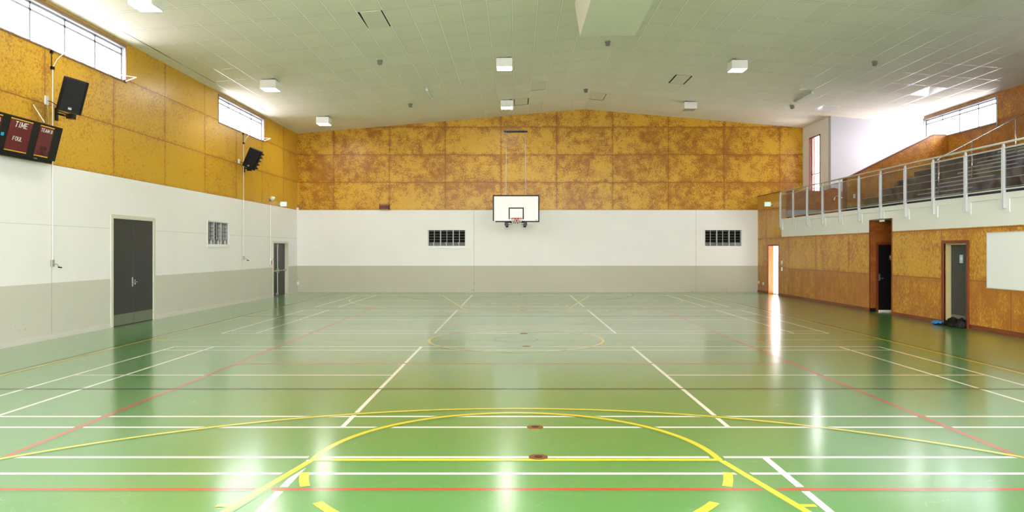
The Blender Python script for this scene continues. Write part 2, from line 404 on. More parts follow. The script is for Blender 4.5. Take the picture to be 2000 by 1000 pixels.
def wall_grid(axis, a0, a1, us, vs, holes, matf, solid=lambda u, v: True):
    """wall slab between a0 (room face) and a1 along axis ('x' wall: u=y; 'y' wall: u=x)"""
    U = sorted(set(us) | {h[0] for h in holes} | {h[1] for h in holes}); V = sorted(set(vs) | {h[2] for h in holes} | {h[3] for h in holes})
    def inside(i, j):
        if i < 0 or j < 0 or i >= len(U)-1 or j >= len(V)-1: return False
        u, v = (U[i]+U[i+1])/2, (V[j]+V[j+1])/2
        if not solid(u, v): return False
        return not any(h[0] < u < h[1] and h[2] < v < h[3] for h in holes)
    def P(a, u, v): return (a, u, v) if axis == 'x' else (u, a, v)
    mb = MB()
    for i in range(len(U)-1):
        for j in range(len(V)-1):
            if not inside(i, j): continue
            u0, u1, v0, v1 = U[i], U[i+1], V[j], V[j+1]; k = matf((u0+u1)/2, (v0+v1)/2)
            for a in (a0, a1): mb.add([P(a, u0, v0), P(a, u1, v0), P(a, u1, v1), P(a, u0, v1)], [(0, 1, 2, 3)], k)
            if not inside(i-1, j): mb.add([P(a0, u0, v0), P(a1, u0, v0), P(a1, u0, v1), P(a0, u0, v1)], [(0, 1, 2, 3)], k)
            if not inside(i+1, j): mb.add([P(a0, u1, v0), P(a1, u1, v0), P(a1, u1, v1), P(a0, u1, v1)], [(0, 1, 2, 3)], k)
            if not inside(i, j-1): mb.add([P(a0, u0, v0), P(a1, u0, v0), P(a1, u1, v0), P(a0, u1, v0)], [(0, 1, 2, 3)], k)
            if not inside(i, j+1): mb.add([P(a0, u0, v1), P(a1, u0, v1), P(a1, u1, v1), P(a0, u1, v1)], [(0, 1, 2, 3)], k)
    return mb

# ------------------------------------------------------------------ shell
T = 0.22
D1 = (16.62, 18.55, 0.0, 2.64)                 # double door in left wall
D2 = (27.65, 29.42, 0.0, 2.15)                 # exit door in left wall
LV = (21.78, 23.36, 2.02, 2.74)                # louvre window in left wall
holes = [(a, b, WZ0, WZ1) for a, b in WIN] + [D1, D2, LV]
mb = wall_grid('x', XL, XL-T, (YN-0.3, YB+0.3), (0, 1.16, 3.6, 7.12), holes, lambda u, v: 0 if v < 1.16 else (1 if v < 3.6 else 2))
struct(mb.build('wall_left', ['dado_left', 'white_left', 'osb_left']))

LVF = [(-3.86, -2.21, 2.02, 2.73), (8.25, 9.87, 2.02, 2.73)]
mb = wall_grid('y', YB, YB+T, (XL, XR+0.25, XS+0.05), (0, 1.16, 2.9, 3.6, 8.05), LVF, lambda u, v: 0 if v < 1.16 else (1 if v < 3.6 else 2),
               solid=lambda u, v: v > 2.9 or u < XR+0.25)
struct(mb.build('wall_far', ['dado_far', 'white_far', 'osb_far']))

mb = wall_grid('y', YN, YN-T, (XL, XO), (0, 1.16, 3.6, 8.05), [(-8, 9, 1.6, 6.6)], lambda u, v: 0 if v < 1.16 else (1 if v < 3.6 else 2))
struct(mb.build('wall_near', ['dado_far', 'white_far', 'osb_far']))

YF = 27.97                                     # where the white gallery fascia ends
ALC = (19.75, 20.96, 0.0, 2.715)
DR1 = (28.27, 29.43, 0.0, 2.02)
DR2 = (16.45, 17.33, 0.0, 2.0)
mb = wall_grid('x', XR, XR+0.2, (YN, YF, YB), (0, 2.37, 3.08, 4.17), [ALC, DR1, DR2],
               lambda u, v: 1 if (v > 2.37 and u < YF) else 0, solid=lambda u, v: v < 3.08 or u > YF)
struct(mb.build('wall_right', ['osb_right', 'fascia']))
# timber capping on top of the taller end of that wall
struct(MB().box(XR-0.02, XR+0.22, YF, YB, 4.17, 4.20).build('trim_1', 'brown_y'))
# outer right wall
mb = wall_grid('x', XO, XO+T, (YN-0.3, 26.75, YB), (0, 7.12), [(a, b, WZ0, WZ1) for a, b in WINR], lambda u, v: 0 if u < 26.75 else 1,
               solid=lambda u, v: u < 28.3)
struct(mb.build('wall_upper_right', ['osb_up', 'white']))
# white wall beside the stair void with the tall window
mb = wall_grid('x', XS, XS+T, (YW+.2, YB), (3.0, 7.4), [(28.95, 29.98, 3.95, 6.60)], lambda u, v: 0)
struct(mb.build('wall_stair_side', ['white']))
# white wall across the gallery facing the camera
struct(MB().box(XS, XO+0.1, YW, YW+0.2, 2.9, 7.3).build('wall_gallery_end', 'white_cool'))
# timber-board dado below it with a curved, falling top
poly = [(XR+0.2, 3.0), (XR+0.2, 4.17), (12.2, 4.17), (12.35, 4.21), (12.5, 4.26), (12.65, 4.29), (12.78, 4.26), (12.95, 4.15), (13.1, 4.10), (13.3, 4.09), (13.6, 3.95), (14.2, 3.6), (15.5, 3.1)]
mb = MB(); mb.prism(poly[:] + [(15.5, 3.0)], 'y', YW-0.06, YW-0.005)
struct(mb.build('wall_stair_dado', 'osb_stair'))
mb = MB()
for a, b in zip(poly[1:], poly[2:]):
    mb.prism([(a[0], a[1]), (b[0], b[1]), (b[0], b[1]+0.03), (a[0], a[1]+0.03)], 'y', YW-0.08, YW)
struct(mb.build('trim_2', 'brown_y'))
struct(MB().box(XR+0.2, 12.3, YW-0.09, YW-0.06, 3.27, 3.43).build('trim_3', 'alu_dark'))
# board parapet rising with the tiers
YP = 25.35
pp = [(11.95, 3.05), (11.95, 4.41), (15.1, 5.99), (XO, 5.99), (XO, 3.05)]
struct(MB().prism(pp, 'y', YP, YP+0.2).build('wall_parapet', 'osb_end'))
mb = MB(); mb.prism([(11.93, 4.40), (15.1, 5.99), (XO, 5.99), (XO, 6.03), (15.08, 6.03), (11.93, 4.44)], 'y', YP-0.02, YP+0.22)
mb.box(11.90, 11.95, YP-0.015, YP+0.215, 3.05, 4.44)
struct(mb.build('trim_4', 'brown'))
# ceiling
zl, zr = cz(XL-0.3), cz(XO+0.3)
poly = [(XL-0.3, zl), (XRIDGE, ZRIDGE), (XO+0.3, zr), (XO+0.3, zr+0.25), (XRIDGE, ZRIDGE+0.25), (XL-0.3, zl+0.25)]
struct(MB().prism(poly, 'y', YN-0.3, YB+0.3).build('ceiling', 'ceiling'))
# gallery slab
mb = MB().box(XR+0.2, XO, YN, YW, 2.85, 3.05); mb.box(XR+0.2, XS, YW, YB, 2.85, 3.05)
struct(mb.build('floor_gallery', 'carpet'))
# skirtings
mb = MB()
for a, b in ((YN, D1[0]-0.07), (D1[1]+0.07, D2[0]-0.06), (D2[1]+0.06, YB)): mb.box(XL, XL+0.014, a, b, 0, 0.11)
struct(mb.build('baseboard_left', 'skirt'))
mb = MB()
for a, b in ((YN, DR2[0]-0.075), (DR2[1]+0.075, ALC[0]), (ALC[1], DR1[0]-0.02), (DR1[1]+0.02, YB)): mb.box(XR-0.018, XR, a, b, 0, 0.11)
struct(mb.build('baseboard_right', 'brown_y'))

# ------------------------------------------------------------------ floor with its painted courts
CY = 14.40
fl = MB()
fl.box(XL-0.2, XR+0.0, YN, YB+0.0, -0.1, 0.0, 0)
fl.box(XR, XR+0.25, DR1[0], DR1[1], -0.1, 0.0, 0); fl.box(XR, 12.3, ALC[0], ALC[1], -0.1, 0.0, 0); fl.box(XR, XR+0.25, DR2[0], DR2[1], -0.1, 0.0, 0)
def clipy(y): return max(YN+0.01, min(YB-0.01, y))
def line(x0, y0, x1, y1, wd, m, z):
    EPS[0] += 6e-6; z += EPS[0] % .0004
    d = Vector((x1-x0, y1-y0)).normalized(); n = Vector((-d.y, d.x))*wd/2
    fl.add([(x0+n.x, y0+n.y, z), (x1+n.x, y1+n.y, z), (x1-n.x, y1-n.y, z), (x0-n.x, y0-n.y, z)], [(0, 1, 2, 3)], m)
def arc(cx, cy, r, a0, a1, wd, m, z, n=96):
    EPS[0] += 6e-6; z += EPS[0] % .0004
    vs = []
    for i in range(n+1):
        a = math.radians(a0+(a1-a0)*i/n)
        for rr in (r-wd/2, r+wd/2): vs.append((cx+rr*math.cos(a), cy+rr*math.sin(a), z))
    fl.add(vs, [(2*i, 2*i+1, 2*i+3, 2*i+2) for i in range(n)], m)
ZW, ZG1, ZR, ZG2, ZY, ZK = .0004, .0009, .0014, .0019, .0024, .0030
EPS = [0.0]
# white: four badminton courts laid across the hall
XN = 0.20
courts = [(-0.37, 5.757+0.0), (7.265, 13.35), (15.47, 21.55), (22.65, 28.72)]
for (a, b), (ia, ib) in zip(courts, [(0.09, None), (0.47, 0.47), (0.47, 0.42), (0.44, 0.44)]):
    if a < 0: a, b, ins = 0.13, 6.213, (0.456, 0.456)
    else: ins = (ia, ib)
    L = 6.70
    for y in (a, b, a+ins[0], b-ins[1]): line(XN-L, y, XN+L, y, .05, 1, ZW)
    for x in (-L, -L+.76, L-.76, L): line(XN+x, a, XN+x, b, .05, 1, ZW)
    for x in (-2.0, 2.0): line(XN+x, a, XN+x, b, .05 if a > 1 else .06, 1, ZW)
    mid = (a+b)/2
    line(XN-L, mid, XN-2.0, mid, .045, 1, ZW); line(XN+2.0, mid, XN+L, mid, .045, 1, ZW)
# red: volleyball
def both(fn, args, wd, mg, zg, zc, col):
    fn(*args, wd+mg, 0, zg); fn(*args, wd, col, zc)
for x in (-4.53, 4.47): both(line, (x, CY-9.02, x, CY+9.1), .05, .05, ZG1, ZR, 3)
for y in (CY-9.02, CY-3.03, CY+3.04, CY+9.07): both(line, (-4.53, y, 4.47, y), .05, .05 if y < 20 else .0, ZG1, ZR, 3)
# yellow: basketball
yb0, yb1 = CY-14.05, CY+14.15
for x in (-7.53, 7.53): line(x, yb0, x, yb1, .055, 2, ZY)
for y in (yb0, yb1, CY-.03): line(-7.53, y, 7.53, y, .05, 2, ZY)
arc(0, CY, 1.775, 0, 360, .055, 2, ZY, 128)
for s in (-1, 1):
    yf = CY + s*8.27
    a0, a1 = (0, 180) if s < 0 else (180, 360)
    both(arc, (0, yf, 1.775, a0, a1), .06, .07, ZG2, ZY, 2)
    line(-1.8, yf, 1.8, yf, .06, 2, ZY)
    yb = yb0 if s < 0 else yb1
    for q in (-1, 1):
        both(line, (q*1.79, yf+.03*s, q*3.0, yb), .06, .06, ZG2, ZY, 2)
        for yt in (5.03, 3.9, 2.9):
            yy = yt if s < 0 else 2*CY-yt+0.1
            k = (yy-yf)/(yb-yf); xt = 1.79+k*(3.0-1.79)
            line(q*xt, yy, q*(xt+.13), yy, .05, 2, ZY)
    k = 0
    for st in (11.3, 35.7, 60.1, 84.2, 108.5, 132.8, 157.2):
        a = (-st, -st-11.5) if s < 0 else (st, st+11.5)
        arc(0, yf, 1.775, a[0], a[1], .075, 2, ZY, 8)
    cy = CY + s*12.5
    e = math.degrees(math.asin(min(1, abs(yb-cy)/6.22)))
    if s < 0: both(arc, (0, cy, 6.22, -e, 180+e), .05, .06, ZG2, ZY, 2)
    else: arc(0, cy, 6.22, 180-e, 360+e, .055, 2, ZY)
# black: netball
for x in (-7.64, 7.64): line(x, YN+.1, x, CY+15.25, .04, 4, ZK)
for y in (CY-5.12, CY+5.13, CY+15.25): line(-7.64, y, 7.64, y, .055, 4, ZK)
arc(0, CY, .445, 0, 360, .025, 4, ZK, 48)
arc(0, CY+15.25, 4.9, 180, 360, .04, 4, ZK)
fo = fl.build('floor', ['floor', 'l_white', 'l_yellow', 'l_red', 'l_black'], fix=False)
struct(fo)
bmx = bmesh.new(); bmx.from_mesh(fo.data)
for f in bmx.faces:
    f.normal_update()
    if len(f.verts) == 4 and abs(f.normal.z) > .9 and f.calc_center_median().z > 0.0001 and f.normal.z < 0: f.normal_flip()
bmx.to_mesh(fo.data); bmx.free()

# floor sockets for posts
sk = thing('floor_socket', (0.197, 7.265, 0.0), 'round brass floor socket on the double white line behind the nearest, at mid court', 'floor plate', 'brass floor sockets')
MB().lathe([(0.085, 0.0005), (0.085, 0.004), (0.080, 0.0055), (0.0, 0.0055)], (0.197, 7.265, 0.0), 28).build('rim_plate', 'brass', sk)
MB().lathe([(0.040, 0.0055), (0.040, 0.007), (0.012, 0.008), (0.0, 0.008)], (0.197, 7.265, 0.0), 20).build('cap', 'brass_dk', sk)
o = dup(sk, (0.197, 6.213, 0), 'nearest round brass floor socket, next to the yellow free throw line')
for (x, y, lab) in ((0.197, 13.40, 'floor socket just on the near side of the yellow centre circle middle'), (0.17, 15.47, 'floor socket just beyond the small black centre circle'),
                    (0.19, 21.55, 'floor socket on the nearer of the far white line pair'), (0.19, 22.65, 'floor socket on the white line in front of the far three point zone'),
                    (0.15, 28.75, 'floor socket on the far yellow baseline'), (5.02, 14.4, 'floor socket on the yellow halfway line at the right'),
                    (0.0, 29.9, 'farthest floor socket, close to the base of the far wall')):
    dup(sk, (x, y, 0), lab)

# ------------------------------------------------------------------ windows
def clerestory(n, xw, s, a, b, lights, lab):
    """xw: room face of wall, s: +1 when the wall's outside lies towards +x"""
    w0 = thing('window_%d' % n, (xw, (a+b)/2, WZ0), kind='structure')
    mb = MB()
    e = 0.045   # timber architrave and sill around the opening, standing a little into the room
    def bx(x0, x1, y0, y1, z0, z1): mb.box(min(x0, x1), max(x0, x1), y0, y1, z0, z1)
    bx(xw-s*0.02, xw+s*0.21, a-0.02, b+0.02, WZ1-0.005, WZ1+0.07)
    bx(xw-s*0.02, xw+s*0.21, a-0.022, a+0.0, WZ0, WZ1-.005); bx(xw-s*0.02, xw+s*0.21, b, b+0.022, WZ0, WZ1-.005)
    bx(xw-s*0.025, xw+s*0.21, a-0.025, b+0.025, WZ0-0.035, WZ0)
    mb.build('window_frame', 'brown_grey', w0)
    mb = MB(); xs0, xs1 = xw+s*0.09, xw+s*0.13
    # white lining of the reveal
    bx(xw, xw+s*0.2, a, a+0.006, WZ0, WZ1); bx(xw, xw+s*0.2, b-0.006, b, WZ0, WZ1)
    bx(xw, xw+s*0.2, a, b, WZ0, WZ0+0.006); bx(xw, xw+s*0.2, a, b, WZ1-0.012, WZ1-0.005)
    bx(xs0, xs1, a, b, WZ0, WZ0+0.05); bx(xs0, xs1, a, b, WZ1-0.05, WZ1)
    bx(xs0, xs1, a, b, WZ1-0.19, WZ1-0.145)
    for i in range(lights+1):
        y = a+0.02+(b-a-0.04)*i/lights; bx(xs0, xs1, max(a, y-0.025), min(b, y+0.025), WZ0, WZ1)
    mb.build('sash', 'sash', w0)
    MB().box(min(xw+s*.108, xw+s*.112), max(xw+s*.108, xw+s*.112), a+.03, b-.03, WZ0+.03, WZ1-.03).build('pane', 'glass', w0)
    mb = MB()
    for i in range(lights):
        y = a+(b-a)*(i+0.5)/lights; bx(xw+s*0.04, xw+s*0.09, y-0.05, y+0.05, WZ0+0.006, WZ0+0.035)
    mb.build('catch', 'steel', w0)
    return w0
clerestory(1, XL, -1, *WIN[0], 5, ''); clerestory(2, XL, -1, *WIN[1], 6, ''); clerestory(3, XL, -1, *WIN[2], 4, '')
clerestory(4, XO, 1, *WINR[0], 5, ''); clerestory(5, XO, 1, *WINR[1], 6, ''); clerestory(6, XO, 1, *WINR[2], 4, '')
# unseen wide window, added behind the camera to fill the hall with daylight
w0 = thing('window_11', (0.5, YN, 1.6), kind='structure')
mb = MB()
for i in range(12):
    x = -7.97+16.94*i/11; mb.box(x-.03, x+.03, YN-.15, YN-.1, 1.6, 6.6)
mb.box(-8, 9, YN-.15, YN-.1, 1.6, 1.65); mb.box(-8, 9, YN-.15, YN-.1, 6.55, 6.6); mb.box(-8, 9, YN-.15, YN-.1, 4.1, 4.15)
mb.build('window_frame', 'white_trim', w0)
MB().box(-8, 9, YN-.13, YN-.125, 1.6, 6.6).build('pane', 'glass', w0)
# tall window
w0 = thing('window_7', (XS, 29.46, 3.95), kind='structure')
mb = MB()
for y0, y1, z0, z1 in ((28.93, 28.97, 3.93, 6.63), (29.96, 30.0, 3.93, 6.63), (28.93, 30.0, 6.58, 6.63), (28.93, 30.0, 3.92, 3.96)): mb.box(XS-.02, XS+.2, y0, y1, z0, z1)
mb.build('window_frame', 'brown', w0)
mb = MB()
for y0, y1, z0, z1 in ((28.97, 29.02, 3.96, 6.58), (29.91, 29.96, 3.96, 6.58), (28.97, 29.96, 5.04, 5.09)): mb.box(XS+.09, XS+.13, y0, y1, z0, z1)
mb.build('sash', 'white_trim', w0)
MB().box(XS+.108, XS+.112, 28.97, 29.96, 3.96, 6.58).build('pane', 'glass', w0)

# louvre windows: white surround, three bays, two columns of open blades each
def louvre(n, axis, a, b, z0, z1, face, s, blade='alu_dark'):
    def P(u, d, z): return (face+s*d, u, z) if axis == 'x' else (u, face+s*d, z)
    def bx(mb, u0, u1, d0, d1, q0, q1):
        p, q = P(u0, d0, q0), P(u1, d1, q1); mb.box(min(p[0], q[0]), max(p[0], q[0]), min(p[1], q[1]), max(p[1], q[1]), q0, q1)
    w0 = thing('window_%d' % n, P((a+b)/2, 0, z0), kind='structure')
    mb = MB()
    for u0, u1, q0, q1 in ((a-.05, a, z0, z1), (b, b+.05, z0, z1), (a-.05, b+.05, z1, z1+.05), (a-.05, b+.05, z0-.09, z0)): bx(mb, u0, u1, -.022, .0, q0, q1)
    mb.build('window_frame', 'white_trim', w0, bevel=.004)
    mb = MB()
    for u in (a+.015, a+(b-a)/3, a+2*(b-a)/3, b-.015): bx(mb, u-.016, u+.016, .01, .14, z0, z1)
    bx(mb, a, b, .01, .14, z1-.02, z1)
    bx(mb, a, b, .01, .14, z0, z0+.012)
    for k in range(3):
        u = a+(b-a)*(k+.5)/3; bx(mb, u-.010, u+.010, .05, .08, z0+.15, z1-.02)
    mb.build('louvre_frame', 'alu', w0)
    mb = MB()
    for k in range(3):
        u0, u1 = a+(b-a)*k/3+.02, a+(b-a)*(k+1)/3-.02
        for r in range(6):
            zz = z0+.02+(z1-z0-.04)*(r)/5.6+.02
            tilt = .008 if r else .10
            # each blade: thin slab falling outwards
            lo, hi = P(0, .16, 0), P(0, .03, 0)
            vs = [P(u0, .02, zz), P(u1, .02, zz), P(u1, .11, zz-tilt*0.2), P(u0, .11, zz-tilt*0.2)] if r else [P(u0, .03, zz+.09), P(u1, .03, zz+.09), P(u1, .06, z0+.01), P(u0, .06, z0+.01)]
            vs2 = [(v[0], v[1], v[2]+.010) for v in vs]
            mb.add(vs+vs2, [(0, 1, 2, 3), (7, 6, 5, 4), (0, 4, 5, 1), (1, 5, 6, 2), (2, 6, 7, 3), (3, 7, 4, 0)], 0)
    mb.build('louvre_blade', blade, w0)
    mb = MB()
    for k in range(3):
        u = a+(b-a)*(k+.5)/3-.02; bx(mb, u-.012, u+.012, -.03, .02, z0+.01, z0+.12); bx(mb, u-.05, u+.03, -.02, .0, z0+.13, z0+.15)
    mb.build('lever', 'alu', w0)
    mb = MB(); bx(mb, a-.02, b+.02, .34, .36, z0-.05, z1+.05)   # black box put in for the darkness beyond the blades
    for u0, u1, q0, q1 in ((a-.03, a-.005, z0-.05, z1+.05), (b+.005, b+.03, z0-.05, z1+.05)): bx(mb, u0, u1, T, .36, q0, q1)
    bx(mb, a-.03, b+.03, T, .36, z1+.005, z1+.05); bx(mb, a-.03, b+.03, T, .36, z0-.05, z0-.005)
    mb.build('dark_vent_backing', 'void', w0)
louvre(8, 'y', *LVF[0], YB, 1); louvre(9, 'y', *LVF[1], YB, 1); louvre(10, 'x', *LV, XL, -1)

# ------------------------------------------------------------------ doors
# double door, left wall
d = thing('door_1', (XL, 17.58, 0), kind='structure')
mb = MB()
y0, y1, z1 = D1[0], D1[1], D1[3]
mb.box(XL-.2, XL+.02, y0-.055, y0+.045, 0, z1+.05); mb.box(XL-.2, XL+.02, y1-.045, y1+.055, 0, z1+.05); mb.box(XL-.2, XL+.02, y0+.045, y1-.045, z1-.045, z1+.05)
mb.build('door_frame', 'cream', d, bevel=.004)
for k, (a, b) in enumerate(((y0+.05, 17.575), (17.583, y1-.05))):
    lf = MB().box(XL-.05, XL-.005, a, b, 0, z1-.046).build('door_leaf', 'door_black', d, bevel=.003)
    MB().box(XL-.005, XL-.0025, a+.005, b-.005, .02, .285).build('kick_plate', 'kick', lf)
    mb = MB()
    for zz in (.22, .95, 1.70, 2.42): mb.tube([(XL+.004, a if k == 0 else b, zz-.05), (XL+.004, a if k == 0 else b, zz+.05)], .009, 8)
    mb.build('hinge', 'steel', lf)
h = MB(); h.box(XL-.005, XL+.004, 17.50, 17.54, .93, 1.16); h.tube([(XL, 17.52, 1.01), (XL+.05, 17.52, 1.01), (XL+.055, 17.42, 1.01)], .010, 8)
h.box(XL-.005, XL+.004, 17.62, 17.65, .97, 1.10); h.tube([(XL, 17.635, 1.04), (XL+.05, 17.635, 1.04), (XL+.05, 17.60, 1.04)], .009, 8)
h.build('door_handle', 'chrome', d)
# exit door with panic bar
d = thing('door_2', (XL, 28.53, 0), kind='structure')
y0, y1, z1 = D2[0], D2[1], D2[3]
mb = MB(); mb.box(XL-.2, XL+.02, y0-.05, y0+.03, 0, z1+.05); mb.box(XL-.2, XL+.02, y0+.03, y1-.03, z1-.03, z1+.05)
mb.box(XL-.2, XL+.02, y1-.03, y1+.05, 0, z1+.05)
mb.build('door_frame', 'cream', d, bevel=.003)
for a, b in ((y0+.03, 28.32), (28.33, y1-.03)):
    MB().box(XL-.16, XL-.115, a, b, 0, z1-.031).build('door_leaf', 'door_black', d)
mb = MB(); xb = XL-.06
mb.tube([(xb, y0+.12, 1.01), (xb, y1-.06, 1.01)], .022, 10)
mb.tube([(xb-.02, 28.40, .03), (xb-.02, 28.40, z1-.06)], .013, 8)
mb.box(xb-.06, xb+.02, 28.34, 28.46, .93, 1.09); mb.box(xb-.06, xb+.0, 28.35, 28.45, .02, .12); mb.box(xb-.06, xb+.0, 28.35, 28.45, z1-.17, z1-.05)
mb.box(xb-.06, xb+.01, y0+.05, y0+.15, .97, 1.05); mb.box(xb-.06, xb+.01, y1-.12, y1-.05, .97, 1.05)
mb.build('panic_bar', 'steel', d)
# open bright doorway at the far end of the right wall
d = thing('door_3', (XR, 28.85, 0), kind='structure')
y0, y1, z1 = DR1[0], DR1[1], DR1[3]
mb = MB(); mb.box(XR-.02, XR+.22, y1-.02, y1+.045, 0, z1+.05); mb.box(XR-.02, XR+.22, y0-.045, y0+.0, 0, z1+.05); mb.box(XR-.02, XR+.22, y0, y1-.02, z1-.01, z1+.05)
mb.build('door_frame', ['brown'], d)
MB().box(XR+.0, XR+.215, y1-.035, y1-.0201, 0, z1-.01).build('jamb_lining', 'orange_wood', d)
MB().box(XR+.215, XR+.25, y0, y1, 0, .03).build('threshold_strip', 'door_dark', d)
# alcove with the men's door
mb = MB()
mb.box(XR+.003, 12.3, ALC[1]-.006, ALC[1]+.1, 0, 2.715); mb.box(XR+.2, 12.3, ALC[1], ALC[1]+.1, 2.715, 2.85); mb.box(XR+.2, 12.3, ALC[0]-.1, ALC[0], 0, 2.85)
mb.box(XR+.2, 12.3, ALC[0], ALC[1], ALC[3], 2.85); mb.box(12.3, 12.4, ALC[0]-.1, ALC[1]+.1, 0, 2.85)
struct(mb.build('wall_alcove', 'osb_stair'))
mb = MB(); mb.box(XR-.02, XR+.02, ALC[0]-.025, ALC[0], 0, ALC[3]+.025); mb.box(XR-.02, XR+.02, ALC[1], ALC[1]+.025, 0, ALC[3]+.025); mb.box(XR-.02, XR+.02, ALC[0], ALC[1], ALC[3], ALC[3]+.025)
struct(mb.build('trim_5', 'brown'))
d = thing('door_4', (11.2, ALC[1], 0), kind='structure')
mb = MB(); mb.box(10.745, 10.81, ALC[1]-.03, ALC[1], 0, 2.07); mb.box(11.58, 11.65, ALC[1]-.03, ALC[1], 0, 2.07); mb.box(10.81, 11.58, ALC[1]-.03, ALC[1], 2.0, 2.07)
mb.build('door_frame', 'brown', d)
MB().box(10.81, 11.58, ALC[1]-.012, ALC[1]-.001, .055, 2.0).build('door_leaf', 'black_fab', d)
MB().box(10.81, 11.58, ALC[1]-.016, ALC[1]-.001, .0, .05).build('threshold_strip', 'ltr', d)  # white strip paints in the light gap under the leaf
mb = MB(); mb.box(10.83, 10.87, ALC[1]-.02, ALC[1]-.012, .93, 1.13); mb.tube([(10.85, ALC[1]-.015, 1.0), (10.85, ALC[1]-.06, 1.0), (10.95, ALC[1]-.06, 1.0)], .01, 8)
mb.build('door_handle', 'steel', d)
MB().box(XR, 10.745, ALC[1]-.016, ALC[1], 0, .11).build('skirting', 'black', d)
# women's door
d = thing('door_5', (XR, 16.89, 0), kind='structure')
y0, y1, z1 = DR2[0], DR2[1], DR2[3]
mb = MB(); mb.box(XR-.03, XR+.03, y0-.075, y0, 0, z1+.075); mb.box(XR-.03, XR+.03, y1, y1+.075, 0, z1+.075); mb.box(XR-.03, XR+.03, y0, y1, z1, z1+.075)
mb.build('architrave', 'brown', d, bevel=.004)
mb = MB(); mb.box(XR+.03, XR+.2, y1-.03, y1, 0, z1); mb.box(XR+.03, XR+.2, y0, y0+.03, 0, z1); mb.box(XR+.03, XR+.2, y0+.03, y1-.03, z1-.03, z1)
mb.build('door_frame', 'olive', d)
lf = MB().box(XR+.15, XR+.195, y0+.03, y1-.03, 0, z1-.03).build('door_leaf', 'door_dark', d)
MB().box(XR+.146, XR+.15, y0+.04, y1-.035, .02, .26).build('kick_plate', 'kick', lf)
mb = MB(); mb.tube([(XR+.15, y0+.09, 1.0), (XR+.10, y0+.09, 1.0), (XR+.10, y0+.19, 1.0)], .009, 8); mb.build('door_handle', 'steel', lf)

# toilet door signs
def figure(mb, cx, cz_, h, P, dress=False):
    def bx(u0, u1, v0, v1): 
        a, b = P(cx+u0*h, cz_+v0*h), P(cx+u1*h, cz_+v1*h)
        mb.box(min(a[0], b[0])-.0006, max(a[0], b[0])+.0006, min(a[1], b[1])-.0006, max(a[1], b[1])+.0006, a[2], b[2])
    bx(-.08, .08, .36, .50)
    if dress:
        bx(-.12, .12, .05, .33); bx(-.17, .17, -.12, .08); bx(-.22, .22, -.2, -.1)
    else: bx(-.17, .17, -.02, .33)
    bx(-.10, -.02, -.5, 0); bx(.02, .10, -.5, 0)
    bx(-.24, -.19, -.05, .32); bx(.19, .24, -.05, .32)
s1 = MB().box(11.125, 11.245, ALC[1]-.018, ALC[1]-.012, 1.535, 1.70).build('door_sign', 'navy')
tag(s1, 'navy sign with a tan man symbol on the black alcove door', 'sign')
mb = MB(); figure(mb, 11.175, 1.618, .13, lambda u, v: (u, ALC[1]-.0195, v)); mb.build('symbol', 'tan', s1)
xx = XR+.15
s2 = MB().box(xx-.005, xx, 16.84, 16.96, 1.53, 1.72).build('door_sign', 'sky')
tag(s2, 'pale blue sign with a white figure on the grey door', 'sign')
mb = MB(); figure(mb, 16.90, 1.625, .14, lambda u, v: (xx-.0065, u, v), True)
mb.box(xx-.0068, xx-.005, 16.84, 16.96, 1.53, 1.54); mb.box(xx-.0068, xx-.005, 16.84, 16.96, 1.71, 1.72); mb.box(xx-.0068, xx-.005, 16.84, 16.85, 1.54, 1.71); mb.box(xx-.0068, xx-.005, 16.95, 16.96, 1.54, 1.71)
mb.build('symbol', 'ltr', s2)

# bag and cloth in that doorway
def blob(c, sx, sy, sz, seed, amp=.35, sub=4):
    bm = bmesh.new(); bmesh.ops.create_icosphere(bm, subdivisions=sub, radius=1.0)
    for v in bm.verts:
        n = noise.noise(v.co*1.7+Vector((seed, 0, 0)))*amp + noise.noise(v.co*4.5+Vector((0, seed, 0)))*amp*.5
        # ridges of folded cloth
        n += .12*abs(math.sin(7*v.co.x+3*v.co.y+seed))*amp
        v.co *= 1+n
        v.co.z = max(v.co.z, -.35)
        v.co = Vector((c[0]+v.co.x*sx, c[1]+v.co.y*sy, c[2]+(v.co.z+.35)*sz))
    me = MB(); bm.verts.ensure_lookup_table()
    me.add([v.co.copy() for v in bm.verts], [[q.index for q in f.verts] for f in bm.faces]); bm.free()
    return me
bag = thing('sports_bag', (10.52, 16.75, 0), 'crumpled black bag slumped on the floor in the grey door recess', 'bag')
mb = blob((10.50, 16.86, 0.002), .13, .20, .15, 3.1)
q = blob((10.53, 16.58, .002), .12, .12, .16, 8.2, .25); mb.add(q.v, q.f)
mb.build('bag_body', 'black_fab', bag, smooth=True)
mb = MB(); mb.tube([(10.45, 16.98, .06), (10.42, 16.93, .17), (10.44, 16.84, .20), (10.45, 16.76, .13)], .014, 8); mb.tube([(10.50, 16.70, .10), (10.46, 16.64, .19), (10.47, 16.56, .16)], .012, 8)
mb.build('strap', 'black_fab', bag, smooth=True)
cl = thing('cloth', (10.45, 17.2, 0), 'bright blue and black cloth lying left of the black bag', 'clothing')
blob((10.44, 17.31, .001), .12, .18, .05, 5.5, .3).build('black_half', 'black_fab', cl, smooth=True)
blob((10.42, 17.34, .028), .10, .15, .05, 1.5, .35).build('blue_half', 'blue_fab', cl, smooth=True)

